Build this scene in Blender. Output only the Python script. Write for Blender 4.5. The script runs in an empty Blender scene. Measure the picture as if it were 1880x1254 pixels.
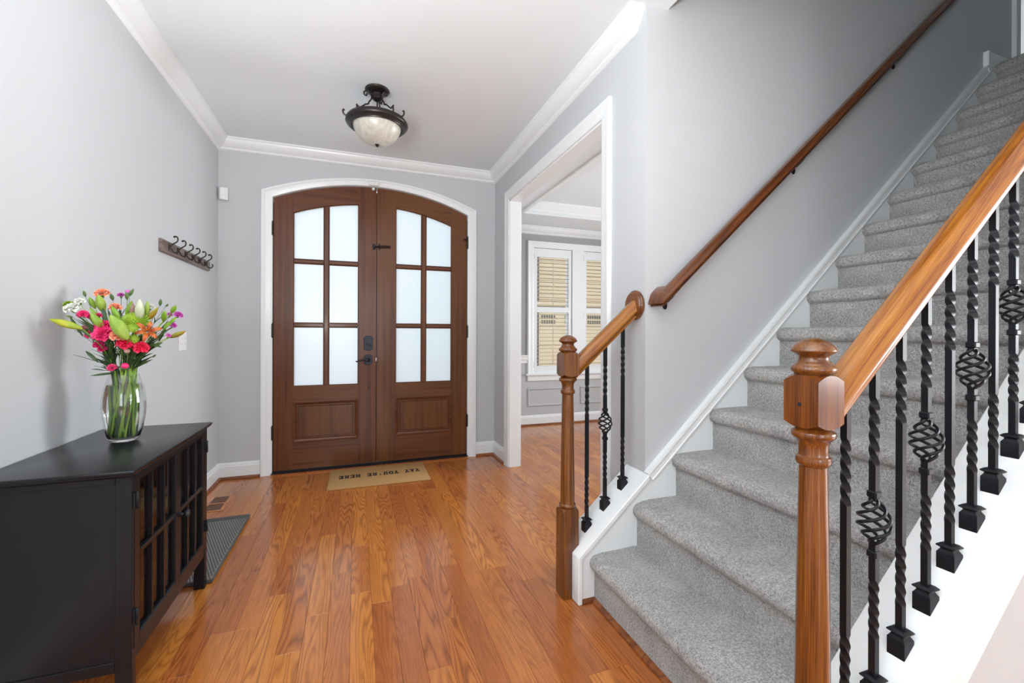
import bpy, bmesh, math, random
from mathutils import Vector, Matrix, noise
PI = math.pi
sc = bpy.context.scene
COL = sc.collection
H = 1.146

# ---------------------------------------------------------------- camera
F = Vector((0.33918721, 0.94071889, 0.0)); Rv = Vector((0.94071344, -0.33918525, 0.00340519)); U = Vector((-0.00320332, 0.001155, 0.9999942))
cd = bpy.data.cameras.new('camera'); cam = bpy.data.objects.new('camera', cd); COL.objects.link(cam)
cam.matrix_world = Matrix(((Rv.x, U.x, -F.x, 0), (Rv.y, U.y, -F.y, 0), (Rv.z, U.z, -F.z, H), (0, 0, 0, 1)))
cd.sensor_width = 36; cd.lens = 36*806.94/1880; cd.shift_x = -0.0020; cd.shift_y = -0.0081; cd.clip_start = .02; cd.clip_end = 200
sc.camera = cam

# ---------------------------------------------------------------- world, sun, window lights, exposure
w = bpy.data.worlds.new('sky'); sc.world = w; w.use_nodes = True
bgn = w.node_tree.nodes['Background']; bgn.inputs[0].default_value = (0.86, 0.93, 1.0, 1); bgn.inputs[1].default_value = SKY = 1.55
sl = bpy.data.lights.new('sun', 'SUN'); sl.energy = 1.2; sl.angle = .01; sl.color = (1, .93, .8)
so = bpy.data.objects.new('sun', sl); COL.objects.link(so); so.rotation_euler = Vector((-.5, -1.0, 1.25)).to_track_quat('Z', 'Y').to_euler()

def area(name, loc, target, sx, sy, power, color=(1, 1, 1)):
    l = bpy.data.lights.new(name, 'AREA'); l.shape = 'RECTANGLE'; l.size = sx; l.size_y = sy; l.energy = power; l.color = color
    o = bpy.data.objects.new(name, l); COL.objects.link(o); o.location = loc
    o.rotation_euler = (Vector(loc)-Vector(target)).to_track_quat('Z', 'Y').to_euler()
    return o
# daylight through the tall windows of the living room behind the camera
area('window_light_back_left', (0.0, -4.97, 1.45), (0.0, 0, 1.45), 1.7, 2.1, 48, (.93, .97, 1))
area('window_light_back_right', (2.6, -4.97, 1.45), (2.6, 0, 1.45), 1.7, 2.1, 10, (.93, .97, 1))
area('window_light_side', (6.95, -2.2, 1.5), (0, -1.4, 1.5), 3.4, 2.1, 235, (.94, .97, 1))
# daylight from the dining room's side window
dl_ = area('window_light_dining', (4.93, 2.95, 1.4), (-1, 2.95, 1.3), 1.6, 1.5, 54, (.94, .97, 1)); dl_.data.spread = 2.0
area('window_light_upstairs', (4.9, 2.9, 4.0), (5.4, 3.1, 3.9), .8, 1.2, 16, (1, 1, 1))  # lamp added inside the windowless upstairs room to make it bright
# soft fill lamp added behind the camera, aimed up to brighten the ceiling
fl_ = bpy.data.lights.new('bounce_flash', 'AREA'); fl_.shape = 'DISK'; fl_.size = .7; fl_.energy = 104; fl_.color = (.95, .975, 1)
fo_ = bpy.data.objects.new('bounce_flash', fl_); COL.objects.link(fo_); fo_.location = (-.5, -.1, 1.25)
fo_.rotation_euler = Vector((0, -.10, -1)).to_track_quat('Z', 'Y').to_euler()
vs = sc.view_settings
vs.view_transform = 'Standard'; vs.look = 'None'; vs.gamma = 1; vs.use_curve_mapping = False; vs.exposure = 0.17

# ---------------------------------------------------------------- materials
MATS = {}
def mat(name, color, rough=.5, metal=0, spec=.5, **kw):
    m = bpy.data.materials.new(name); m.use_nodes = True; MATS[name] = m
    b = m.node_tree.nodes['Principled BSDF']
    b.inputs['Base Color'].default_value = (*color, 1); b.inputs['Roughness'].default_value = rough
    b.inputs['Metallic'].default_value = metal; b.inputs['Specular IOR Level'].default_value = spec
    for k, v in kw.items(): b.inputs[k.replace('_', ' ')].default_value = v
    return m
def N(m, t, **kw):
    n = m.node_tree.nodes.new(t)
    for k, v in kw.items(): setattr(n, k, v)
    return n
def L(m, a, b): m.node_tree.links.new(a, b)
def bs(m): return m.node_tree.nodes['Principled BSDF']
def tex(m, kind='Object', scale=(1, 1, 1), rand=0):
    tc = N(m, 'ShaderNodeTexCoord'); mp = N(m, 'ShaderNodeMapping'); mp.inputs['Scale'].default_value = scale
    src = tc.outputs[kind]
    if rand:
        oi = N(m, 'ShaderNodeObjectInfo'); mu = N(m, 'ShaderNodeMath', operation='MULTIPLY'); mu.inputs[1].default_value = rand
        L(m, oi.outputs['Random'], mu.inputs[0]); ad = N(m, 'ShaderNodeVectorMath', operation='ADD')
        L(m, src, ad.inputs[0]); L(m, mu.outputs[0], ad.inputs[1]); src = ad.outputs[0]
    L(m, src, mp.inputs[0]); return mp.outputs[0]
def nz(m, vec, scale, detail=2, rough=.5, dist=0):
    n = N(m, 'ShaderNodeTexNoise'); n.inputs['Scale'].default_value = scale; n.inputs['Detail'].default_value = detail
    n.inputs['Roughness'].default_value = rough; n.inputs['Distortion'].default_value = dist
    L(m, vec, n.inputs['Vector']); return n.outputs['Fac']
def ramp(m, fac, stops):
    r = N(m, 'ShaderNodeValToRGB'); e = r.color_ramp.elements
    while len(e) < len(stops): e.new(.5)
    for i, (p, c) in enumerate(stops): e[i].position = p; e[i].color = (*c, 1)
    L(m, fac, r.inputs[0]); return r.outputs[0]
def mth(m, op, a, b=None):
    n = N(m, 'ShaderNodeMath', operation=op)
    for i, x in enumerate((a, b)):
        if x is None: continue
        if isinstance(x, (int, float)): n.inputs[i].default_value = x
        else: L(m, x, n.inputs[i])
    return n.outputs[0]
def mix(m, fac, a, b, mode='MIX'):
    n = N(m, 'ShaderNodeMix', data_type='RGBA', blend_type=mode)
    if isinstance(fac, (int, float)): n.inputs[0].default_value = fac
    else: L(m, fac, n.inputs[0])
    for i, x in ((6, a), (7, b)):
        if isinstance(x, tuple): n.inputs[i].default_value = (*x, 1)
        else: L(m, x, n.inputs[i])
    return n.outputs[2]
def bump(m, h, strength=.2, dist=.002):
    b = N(m, 'ShaderNodeBump'); b.inputs['Strength'].default_value = strength; b.inputs['Distance'].default_value = dist
    L(m, h, b.inputs['Height']); L(m, b.outputs[0], bs(m).inputs['Normal'])

def paint(name, c, rough=.6):
    m = mat(name, c, rough, spec=.3)
    bump(m, nz(m, tex(m), 260, 2), .06, .001)
    return m
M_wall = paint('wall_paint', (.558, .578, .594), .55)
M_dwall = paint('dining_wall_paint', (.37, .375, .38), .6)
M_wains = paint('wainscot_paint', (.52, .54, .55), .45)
M_ceil = paint('ceiling_paint', (.79, .845, .865), .8)
M_trim = mat('trim_paint', (.83, .86, .87), .28, spec=.5)

def wood(name, stops, axis='y', ringscale=9, stretch=.07, rings=22, pore=1, rough=.3, coat=0, var=.25, fine=.35, rand=37.0, power=1.6, tw=.52, mask=0, bw=.25, spec=.5):
    """contour lines of stretched noise read as cathedral grain; long thin pores over them"""
    m = mat(name, (.5, .3, .15), rough)
    s = {'x': (stretch, 1, 1), 'y': (1, stretch, 1), 'z': (1, 1, stretch)}[axis]
    v = tex(m, 'Object', s, rand)
    n1 = nz(m, v, ringscale, 2, .45, .15)
    saw = mth(m, 'FRACT', mth(m, 'MULTIPLY', n1, rings))
    tri = mth(m, 'POWER', mth(m, 'ABSOLUTE', mth(m, 'SUBTRACT', mth(m, 'MULTIPLY', saw, 2), 1)), power)
    if mask:
        mk = nz(m, tex(m, 'Object', tuple(x*(1 if x == 1 else .5) for x in s), rand*1.7), 5, 1, .5)
        tri = mth(m, 'ADD', mth(m, 'MULTIPLY', mth(m, 'SUBTRACT', tri, .42), mth(m, 'MINIMUM', mth(m, 'MAXIMUM', mth(m, 'MULTIPLY', mth(m, 'SUBTRACT', mk, .36), 4.5), .12), 1)), .42)
    s2 = tuple(x*(1 if x == 1 else .35) for x in s)
    v2 = tex(m, 'Object', s2, rand)
    p = nz(m, v2, 420*pore, 2, .6)
    broad = nz(m, v2, 14, 2, .5)
    f = mth(m, 'ADD', mth(m, 'MULTIPLY', tri, tw), mth(m, 'MULTIPLY', p, fine))
    f = mth(m, 'ADD', f, mth(m, 'MULTIPLY', broad, bw))
    col = ramp(m, f, stops)
    oi = N(m, 'ShaderNodeObjectInfo')
    k = mth(m, 'ADD', mth(m, 'MULTIPLY', oi.outputs['Random'], var), 1-var/2)
    hsv = N(m, 'ShaderNodeHueSaturation'); L(m, col, hsv.inputs['Color']); L(m, k, hsv.inputs['Value'])
    L(m, mth(m, 'ADD', mth(m, 'MULTIPLY', oi.outputs['Random'], .012), .494), hsv.inputs['Hue'])
    L(m, hsv.outputs[0], bs(m).inputs['Base Color'])
    L(m, mth(m, 'ADD', mth(m, 'MULTIPLY', p, .12), rough-.05), bs(m).inputs['Roughness'])
    bs(m).inputs['Specular IOR Level'].default_value = spec; bs(m).inputs['Coat Weight'].default_value = coat; bs(m).inputs['Coat Roughness'].default_value = .12
    bump(m, f, .12, .0008)
    return m
M_floor = wood('oak_floor', [(.20, (.62, .225, .046)), (.48, (.52, .170, .032)), (.70, (.37, .112, .022)), (.98, (.19, .055, .013))], 'y', 8, .085, 26, rough=.22, coat=.35, var=.34, fine=.62, power=1.8, tw=.40, mask=1)
OAK = [(.2, (.30, .115, .014)), (.45, (.22, .074, .009)), (.68, (.12, .034, .005)), (.9, (.03, .009, .003))]
M_oakz = wood('oak_newel', OAK, 'z', 22, .03, 5, pore=1.3, rough=.24, coat=.35, var=.06, fine=.85, power=1.5, tw=.16)
M_oakx = wood('oak_rail', [(.25, (.50, .235, .022)), (.55, (.38, .152, .016)), (.78, (.23, .075, .009)), (1, (.09, .026, .006))], 'x', 22, .05, 5, pore=1.3, rough=.24, coat=.35, var=.06, fine=.9, power=1.5, tw=.22)
M_oakd = wood('oak_wall_rail', [(.2, (.30, .11, .018)), (.45, (.21, .068, .012)), (.68, (.12, .036, .008)), (.95, (.04, .012, .004))], 'x', 22, .05, 5, pore=1.3, rough=.22, coat=.5, var=.06, fine=.9, power=1.5, tw=.2)
MAH = [(.1, (.18, .062, .018)), (.4, (.135, .043, .012)), (.65, (.09, .027, .009)), (.9, (.042, .012, .005))]
M_mahz = wood('mahogany_vertical', MAH, 'z', 22, .03, 3, pore=.8, rough=.36, coat=.12, var=.10, fine=.6, tw=.3, bw=.14, spec=.3)
M_mahx = wood('mahogany_horizontal', MAH, 'x', 22, .03, 3, pore=.8, rough=.36, coat=.12, var=.10, fine=.6, tw=.3, bw=.14, spec=.3)
M_shoe = wood('shoe_mould_wood', [(.2, (.34, .115, .026)), (.6, (.23, .07, .018)), (.95, (.10, .03, .010))], 'x', 10, .1, 5, rough=.35)
M_rack = wood('rack_wood', [(.2, (.20, .15, .135)), (.6, (.13, .09, .08)), (.95, (.06, .04, .035))], 'y', 12, .08, 8, rough=.4)
M_vent = mat('vent_wood', (.19, .095, .055), .45)
M_dark = mat('vent_void', (.015, .012, .01), .9)
M_iron = mat('wrought_iron', (.006, .0075, .011), .38, .0, .3)
bump(M_iron, nz(M_iron, tex(M_iron), 300, 2), .15, .0006)
M_bronze = mat('oil_rubbed_bronze', (.045, .038, .036), .34, .75)
M_lock = mat('dark_pewter', (.028, .032, .042), .42, .6)
M_chrome = mat('bright_metal', (.7, .7, .7), .25, 1)
M_thr = mat('threshold_metal', (.05, .05, .06), .35, .8)
M_gap = mat('weatherstrip', (.01, .01, .012), .7)
M_blk = mat('black_cabinet_paint', (.010, .0105, .0135), .27, spec=.34)
bump(M_blk, nz(M_blk, tex(M_blk, 'Object', (1, 1, .2)), 90, 3), .08, .0006)
M_blkin = mat('cabinet_interior', (.012, .009, .008), .6)
M_white = mat('white_plastic', (.82, .82, .82), .35)
M_grey = mat('grey_plastic', (.45, .45, .45), .4)

def carpet():
    m = mat('grey_carpet', (.4, .4, .4), .95, spec=.1)
    v = tex(m)
    n1 = nz(m, v, 340, 3, .85); n2 = nz(m, v, 5, 3, .6, .8); n3 = nz(m, v, 120, 2, .7)
    f = mth(m, 'ADD', mth(m, 'MULTIPLY', n1, .75), mth(m, 'MULTIPLY', n3, .35))
    c = ramp(m, f, [(.40, (.10, .098, .095)), (.50, (.33, .325, .315)), (.58, (.52, .515, .505)), (.70, (.80, .795, .785))])
    c = mix(m, 1.0, c, ramp(m, n2, [(.32, (.80, .80, .80)), (.68, (1.14, 1.13, 1.11))]), 'MULTIPLY')
    L(m, c, bs(m).inputs['Base Color']); bs(m).inputs['Sheen Weight'].default_value = .25
    bump(m, f, .9, .006)
    return m
M_carpet = carpet()

def glass(name, color=(1, 1, 1), rough=0.0, ior=1.45):
    m = mat(name, color, rough); bs(m).inputs['Transmission Weight'].default_value = 1; bs(m).inputs['IOR'].default_value = ior; return m
M_vase = glass('clear_glass')
M_water = glass('water', (.97, 1, .97), 0, 1.33)
M_cabglass = glass('cabinet_glass', (.55, .57, .62), .0, 1.3)
M_window = glass('window_glass')
def frosted():
    m = bpy.data.materials.new('frosted_glass'); m.use_nodes = True; nt = m.node_tree; nt.nodes.clear()
    out = nt.nodes.new('ShaderNodeOutputMaterial'); t = nt.nodes.new('ShaderNodeBsdfTranslucent'); g = nt.nodes.new('ShaderNodeBsdfGlossy')
    mx = nt.nodes.new('ShaderNodeMixShader'); t.inputs[0].default_value = (.93, .96, .98, 1); g.inputs['Roughness'].default_value = .25
    mx.inputs[0].default_value = .04; nt.links.new(t.outputs[0], mx.inputs[1]); nt.links.new(g.outputs[0], mx.inputs[2]); nt.links.new(mx.outputs[0], out.inputs[0])
    return m
M_frost = frosted()
def alabaster():
    m = mat('alabaster_glass', (.70, .68, .62), .3)
    v = tex(m); c = ramp(m, nz(m, v, 16, 4, .6, 1.2), [(.3, (.42, .40, .34)), (.6, (.58, .56, .50)), (.8, (.66, .65, .60))])
    L(m, c, bs(m).inputs['Base Color']); bs(m).inputs['Subsurface Weight'].default_value = .15; bs(m).inputs['Subsurface Radius'].default_value = (.02, .02, .02)
    return m
M_alab = alabaster()
def coir():
    m = mat('coir', (.5, .33, .15), .95, spec=.1); v = tex(m)
    c = ramp(m, nz(m, tex(m, 'Object', (1, 3, 1)), 260, 3, .7), [(.3, (.36, .19, .07)), (.6, (.56, .34, .145))]); L(m, c, bs(m).inputs['Base Color'])
    bump(m, nz(m, v, 500, 3, .8), .6, .004); return m
M_coir = coir()
M_ink = mat('black_print', (.012, .012, .014), .9)
M_rubber = mat('grey_rubber', (.30, .30, .275), .5)
M_rubrim = mat('dark_rubber', (.085, .082, .08), .45)
M_siding = mat('cream_siding', (.53, .435, .31), .8)
M_ext = mat('exterior_grey', (.07, .07, .065), .7)
M_louv = mat('cream_louver', (.66, .57, .41), .45)  # tan tint on white louvers and rods stands in for the backlight
M_roof = mat('roof_shingle', (.16, .13, .11), .9)
M_ground = mat('paving', (.62, .62, .60), .9)
def leafm(name, a, b, rough=.45, scale=40):
    m = mat(name, a, rough); c = ramp(m, nz(m, tex(m, 'Object', (1, 1, .35)), scale, 2), [(.35, a), (.65, b)]); L(m, c, bs(m).inputs['Base Color'])
    return m
PET = {'pink': leafm('hot_pink_petal', (.80, .02, .17), (.92, .07, .26)), 'red': leafm('crimson_petal', (.74, .012, .07), (.88, .03, .11)),
       'coral': leafm('coral_petal', (.86, .20, .085), (.92, .50, .34), scale=120), 'mag': leafm('magenta_petal', (.55, .07, .42), (.72, .19, .55)),
       'white': leafm('white_petal', (.78, .82, .70), (.88, .89, .84)), 'lime': leafm('lime_petal', (.18, .33, .01), (.36, .50, .03)),
       'rose': leafm('rose_petal', (.62, .10, .22), (.72, .2, .3)), 'pale': leafm('pale_pink_petal', (.80, .45, .42), (.84, .68, .60))}
BUD = {'ygreen': leafm('yellow_green_bud', (.25, .38, .03), (.46, .47, .02)), 'ogreen': leafm('orange_green_bud', (.30, .30, .04), (.45, .22, .03)),
       'lgreen': leafm('light_green_bud', (.20, .36, .03), (.34, .47, .08)), 'green': leafm('green_bud', (.15, .32, .02), (.27, .44, .05)),
       'wgreen': leafm('white_green_bud', (.38, .47, .25), (.62, .66, .50)), 'mauve': leafm('mauve_bud', (.40, .24, .22), (.5, .36, .28)),
       'sgreen': leafm('small_bud', (.09, .17, .06), (.16, .27, .10))}
M_stem = leafm('stem_green', (.16, .36, .02), (.36, .58, .08))
M_stemd = leafm('dark_stem', (.05, .10, .045), (.10, .17, .08))
M_leaf = leafm('leaf_green', (.035, .085, .03), (.09, .16, .06))
M_calyx = leafm('calyx_green', (.14, .27, .08), (.26, .42, .09))
M_lily = leafm('orange_lily_petal', (.36, .06, .012), (.62, .17, .02), scale=90)
M_stamen = mat('stamen', (.12, .03, .02), .6)

# ---------------------------------------------------------------- mesh helpers
class MB:
    def __init__(s): s.v = []; s.f = []
    def add(s, vs, fs):
        o = len(s.v); s.v += [tuple(a) for a in vs]; s.f += [tuple(i+o for i in f) for f in fs]; return s
    def box(s, x0, x1, y0, y1, z0, z1):
        return s.add([(x0,y0,z0),(x1,y0,z0),(x1,y1,z0),(x0,y1,z0),(x0,y0,z1),(x1,y0,z1),(x1,y1,z1),(x0,y1,z1)],
                     [(0,3,2,1),(4,5,6,7),(0,1,5,4),(1,2,6,5),(2,3,7,6),(3,0,4,7)])
    def prism(s, pts, axis, a, b):
        """pts 2D polygon, extruded along axis from a to b. axis y: pts are (x,z); x: (y,z); z: (x,y)"""
        n = len(pts)
        f = {'y': lambda p, t: (p[0], t, p[1]), 'x': lambda p, t: (t, p[0], p[1]), 'z': lambda p, t: (p[0], p[1], t)}[axis]
        vs = [f(p, a) for p in pts]+[f(p, b) for p in pts]
        return s.add(vs, [tuple(range(n))[::-1], tuple(range(n, 2*n))]+[(i, (i+1) % n, n+(i+1) % n, n+i) for i in range(n)])
    def lathe(s, prof, c=(0, 0, 0), n=24, sx=1, sy=1):
        k = len(prof); vs = []
        for i in range(n):
            a = 2*PI*i/n
            for r, z in prof: vs.append((c[0]+r*math.cos(a)*sx, c[1]+r*math.sin(a)*sy, c[2]+z))
        fs = []
        for i in range(n):
            j = (i+1) % n
            for q in range(k-1): fs.append((i*k+q, j*k+q, j*k+q+1, i*k+q+1))
        s.add(vs, fs)
        if prof[0][0] > 1e-6: s.add([], [tuple(len(s.v)-n*k+i*k for i in range(n))[::-1]]) if 0 else s.f.append(tuple(len(s.v)-n*k+i*k for i in range(n))[::-1])
        if prof[-1][0] > 1e-6: s.f.append(tuple(len(s.v)-n*k+i*k+k-1 for i in range(n)))
        return s
    def tube(s, path, r, n=8, caps=True):
        P = [Vector(p) for p in path]; R = r if isinstance(r, (list, tuple)) else [r]*len(P)
        t0 = (P[1]-P[0]).normalized(); ref = Vector((0, 0, 1)) if abs(t0.z) < .9 else Vector((1, 0, 0))
        u = t0.cross(ref).normalized(); vs = []
        for i, p in enumerate(P):
            t = (P[min(i+1, len(P)-1)]-P[max(i-1, 0)]).normalized(); u = (u-t*u.dot(t)).normalized(); w_ = t.cross(u)
            for k in range(n):
                a = 2*PI*k/n; vs.append(p+(u*math.cos(a)+w_*math.sin(a))*R[i])
        fs = []
        for i in range(len(P)-1):
            for k in range(n): fs.append((i*n+k, i*n+(k+1) % n, (i+1)*n+(k+1) % n, (i+1)*n+k))
        if caps: fs += [tuple(range(n))[::-1], tuple(range((len(P)-1)*n, len(P)*n))]
        return s.add(vs, fs)
    def sweep(s, path, nrm, prof, closed=False):
        """path of 3D points in a plane with normal nrm; prof (a, b): a in-plane offset to the left, b along nrm"""
        P = [Vector(p) for p in path]; nrm = Vector(nrm); n = len(P); k = len(prof); vs = []
        seg = [(P[(i+1) % n]-P[i]).normalized() for i in range(n if closed else n-1)]
        for i in range(n):
            a = seg[i-1] if (i > 0 or closed) else seg[0]; b = seg[i] if i < len(seg) else seg[-1]
            n1 = nrm.cross(a); n2 = nrm.cross(b); m_ = (n1+n2)/(1+n1.dot(n2))
            for (u, v) in prof: vs.append(P[i]+m_*u+nrm*v)
        fs = []
        for i in range(n if closed else n-1):
            j = (i+1) % n
            for q in range(k): fs.append((i*k+q, i*k+(q+1) % k, j*k+(q+1) % k, j*k+q))
        if not closed: fs += [tuple(range(k))[::-1], tuple(range((n-1)*k, n*k))]
        return s.add(vs, fs)
    def move(s, d): s.v = [(a+d[0], b+d[1], c+d[2]) for a, b, c in s.v]; return s
    def xf(s, M): s.v = [tuple(M @ Vector(p)) for p in s.v]; return s

def me(name, mb, m, bevel=0, smooth=False, segs=1, ang=35):
    d = bpy.data.meshes.new(name); d.from_pydata(mb.v, [], mb.f)
    b = bmesh.new(); b.from_mesh(d)
    bmesh.ops.recalc_face_normals(b, faces=b.faces)
    if bevel:
        es = [e for e in b.edges if len(e.link_faces) == 2 and e.calc_face_angle(0) > .6]
        bmesh.ops.bevel(b, geom=es, offset=bevel, segments=segs, affect='EDGES', profile=.5, clamp_overlap=True)
    b.to_mesh(d); b.free()
    if smooth or bevel:
        for p in d.polygons: p.use_smooth = True
        d.set_sharp_from_angle(angle=math.radians(ang))
    d.materials.append(m); return d
OFF = {}
def put(name, mesh, parent=None, loc=(0, 0, 0), rot=None, **props):
    o = bpy.data.objects.new(name, mesh); COL.objects.link(o)
    if parent is not None: o.parent = parent
    o.location = loc
    if rot is not None: o.rotation_euler = rot
    for k, v in props.items(): o[k] = v
    return o
def wpos(o):
    p = Vector((0, 0, 0))
    while o is not None: p = p+o.location; o = o.parent
    return p
def obj(name, mb, m, parent=None, org=None, bevel=0, smooth=False, segs=1, ang=35, **props):
    """mesh given in world coordinates; origin at org (default parent's origin, or world origin)"""
    pw = wpos(parent) if parent is not None else Vector((0, 0, 0))
    org = Vector(org) if org is not None else pw
    mb.move(-org); return put(name, me(name, mb, m, bevel, smooth, segs, ang), parent, org-pw, **props)
def thing(name, label, cat, loc=(0, 0, 0), group=None, rz=0):
    o = bpy.data.objects.new(name, None); COL.objects.link(o); o.location = loc; o.rotation_euler = (0, 0, rz); o['label'] = label; o['category'] = cat
    if group: o['group'] = group
    o.empty_display_size = .05
    return o
def copy_tree(o, parent=None):
    c = o.copy(); COL.objects.link(c)
    if parent is not None: c.parent = parent
    for ch in o.children: copy_tree(ch, c)
    return c
def struct(name, mb, m, parent=None, **kw): return obj(name, mb, m, parent, kind='structure', **kw) if parent is None else obj(name, mb, m, parent, **kw)

# ================================================================ the setting
XL, XR, YF, YS, ZC = -1.005, 1.24, 3.985, 1.678, 2.65
XB = 1.335            # dining side of the right wall
DY, DX, DZ = 5.066, 5.0, 2.47
ARCC, ARCR, DCX = .447, 1.956, .173   # door arch centre height, radius, centre line
def arcz(x, r=ARCR): return ARCC+math.sqrt(r*r-(x-DCX)**2)

struct('wall_left', MB().box(XL-.12, XL, -5.1, YF+.13, 0, 2.95), M_wall)
# front wall with arched opening
mb = MB(); ox0, ox1 = DCX-.808, DCX+.808
mb.box(XL, ox0, YF, YF+.13, 0, 2.95); mb.box(ox1, XB, YF, YF+.13, 0, 2.95)
xs = [ox0+(ox1-ox0)*i/32 for i in range(33)]
pts = [(x, arcz(x, ARCR+.008)) for x in xs]
for i in range(32):
    mb.prism([pts[i], pts[i+1], (pts[i+1][0], 2.95), (pts[i][0], 2.95)], 'y', YF, YF+.13)
struct('wall_front', mb, M_wall)
OY0, OY1, OZ = 2.045, 3.555, 2.287
mb = MB().box(XR, XB, YS, OY0, 0, 2.95).box(XR, XB, OY1, YF, 0, 2.95).box(XR, XB, OY0, OY1, OZ, 2.95).box(XR, XB, YF+.13, DY+.14, 0, 2.95)
struct('wall_right', mb, M_wall)
mb = MB().box(XB, 4.30, YS, YS+.12, 0, 5.3).box(5.1, 5.3, YS, YS+.12, 0, 5.3).box(4.30, 5.1, YS, YS+.12, 4.98, 5.3).box(4.30, 5.1, YS, YS+.12, 0, 2.93).box(XR, XB, YS, YS+.12, 2.93, 5.3)
struct('wall_stair', mb, M_wall)
NW0, NW1 = .56, .715   # near wall of the upper flight
struct('wall_stair_near', MB().box(2.0, 5.3, NW0, NW1, 0, 5.3).box(5.3, 7.0, NW0, NW1, 0, 2.95).box(XR, 2.0, NW0, NW1, 2.93, 5.3), M_wall)
struct('wall_stair_end', MB().box(5.3, 5.42, NW0, YS+.12, 2.93, 5.3).box(XR-.0, 1.36, NW1, YS, 2.93, 5.3), M_wall)
# ceiling of hall and living room with the stair opening, and the ceiling over the stair
mb = MB().box(XL, 1.36, -5.1, YF, ZC, 2.93).box(1.36, 7.1, -5.1, NW0, ZC, 2.93)
struct('ceiling', mb, M_ceil)
struct('ceiling_stair', MB().box(XR, 5.42, NW0, 3.2, 5.3, 5.4), M_ceil)
# living room behind the camera
mb = MB(); wz0, wz1 = .4, 2.5
for a, b in ((XL-.12, -.85), (.85, 1.75), (3.45, 7.12)): mb.box(a, b, -5.1, -5, 0, 2.95)
for a, b in ((-.85, .85), (1.75, 3.45)): mb.box(a, b, -5.1, -5, 0, wz0).box(a, b, -5.1, -5, wz1, 2.95)
struct('wall_back', mb, M_wall)
struct('wall_living', MB().box(7.0, 7.12, -5, -3.9, 0, 2.95).box(7.0, 7.12, -.5, NW1, 0, 2.95).box(7.0, 7.12, -3.9, -.5, 0, .4).box(7.0, 7.12, -3.9, -.5, 2.55, 2.95), M_wall)
for i, a in enumerate((-.85, 1.75)):
    mb = MB().sweep([(a, -5, wz0), (a+1.7, -5, wz0), (a+1.7, -5, wz1), (a, -5, wz1)], (0, 1, 0), [(-.07, 0), (.03, 0), (.03, .02), (-.07, .02)], True)
    mb.box(a, a+1.7, -5.07, -5.03, 1.42, 1.48).box(a+.82, a+.88, -5.07, -5.03, wz0, wz1)
    struct('window_%d' % (i+3), mb, M_trim)
# dining room shell
tx0, ty1, tx1, ty0, TZ = 1.71, 4.485, 4.6, 2.3, 2.585
mb = MB().box(XB, tx0, 1.8, DY, DZ, 2.95).box(tx0, DX, ty1, DY, DZ, 2.95).box(tx1, DX, 1.8, ty1, DZ, 2.95).box(tx0, tx1, 1.8, ty0, DZ, 2.95).box(tx0, tx1, ty0, ty1, TZ, 2.95)
struct('ceiling_dining', mb, M_ceil)
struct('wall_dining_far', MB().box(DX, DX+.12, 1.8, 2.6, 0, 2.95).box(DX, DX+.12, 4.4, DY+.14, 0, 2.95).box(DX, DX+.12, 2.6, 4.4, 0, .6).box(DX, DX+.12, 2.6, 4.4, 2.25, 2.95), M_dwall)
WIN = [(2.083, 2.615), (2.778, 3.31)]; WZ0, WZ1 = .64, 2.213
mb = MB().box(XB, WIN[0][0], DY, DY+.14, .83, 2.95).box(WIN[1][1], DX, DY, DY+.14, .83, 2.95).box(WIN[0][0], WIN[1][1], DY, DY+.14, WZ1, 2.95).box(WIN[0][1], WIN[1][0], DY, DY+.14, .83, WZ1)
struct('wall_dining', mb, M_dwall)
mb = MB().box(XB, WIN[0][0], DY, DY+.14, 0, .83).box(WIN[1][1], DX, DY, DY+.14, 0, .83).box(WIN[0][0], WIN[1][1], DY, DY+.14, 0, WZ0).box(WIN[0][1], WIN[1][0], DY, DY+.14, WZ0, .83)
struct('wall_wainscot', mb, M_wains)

# ---- floor: sub floor, planks in view as parts, the rest joined
random.seed(11)
fl = struct('floor', MB().box(XL-.12, 5.4, -5.1, DY+.14, -.12, -.012).box(5.4, 7.1, -5.1, NW1, -.12, -.012), M_dark)
PW = .0832; px0 = -.003-PW*12.15
stuff = MB(); nplank = 0; cache = {}
def plank_mesh(Lq):
    if Lq not in cache:
        cache[Lq] = me('plank', MB().box(0, PW-.0006, 0, Lq-.0006, -.012, 0), M_floor, bevel=.0006)
    return cache[Lq]
Lq_set = [.45, .6, .75, .9, 1.1, 1.3]
k = -1
while True:
    k += 1; x = px0+PW*k
    if x > 7.0: break
    if x+PW < XL: continue
    ya, yb = (-5.0, YF if x < XR else DY)
    y = ya+random.random()*.5
    if x+PW > XL: pass
    prev = ya
    cuts = []
    # the part of the column that the photograph shows
    if x < 1.0: v0, v1 = .55, YF
    elif x < XR: v0, v1 = 1.7, YF
    elif x < 3.25: v0, v1 = 2.3, DY
    else: v0, v1 = 99, 99
    if v0 > 50:
        stuff.box(x, x+PW-.0012, -5.0, DY if x < 4.95 else NW0, -.012, 0); continue
    stuff.box(max(x, XL), x+PW-.0012, ya, v0, -.012, 0)
    y = v0; first = True
    while y < v1-.01:
        Lq = random.choice(Lq_set if not first else [.3, .5, .75])
        first = False
        if v1-(y+Lq) < .25:
            Lq = round(v1-y, 4)
        put('plank', plank_mesh(Lq), fl, (x, y, 0)); nplank += 1
        y += Lq
obj('floor_boards', stuff, M_floor, fl, kind='stuff')

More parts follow.
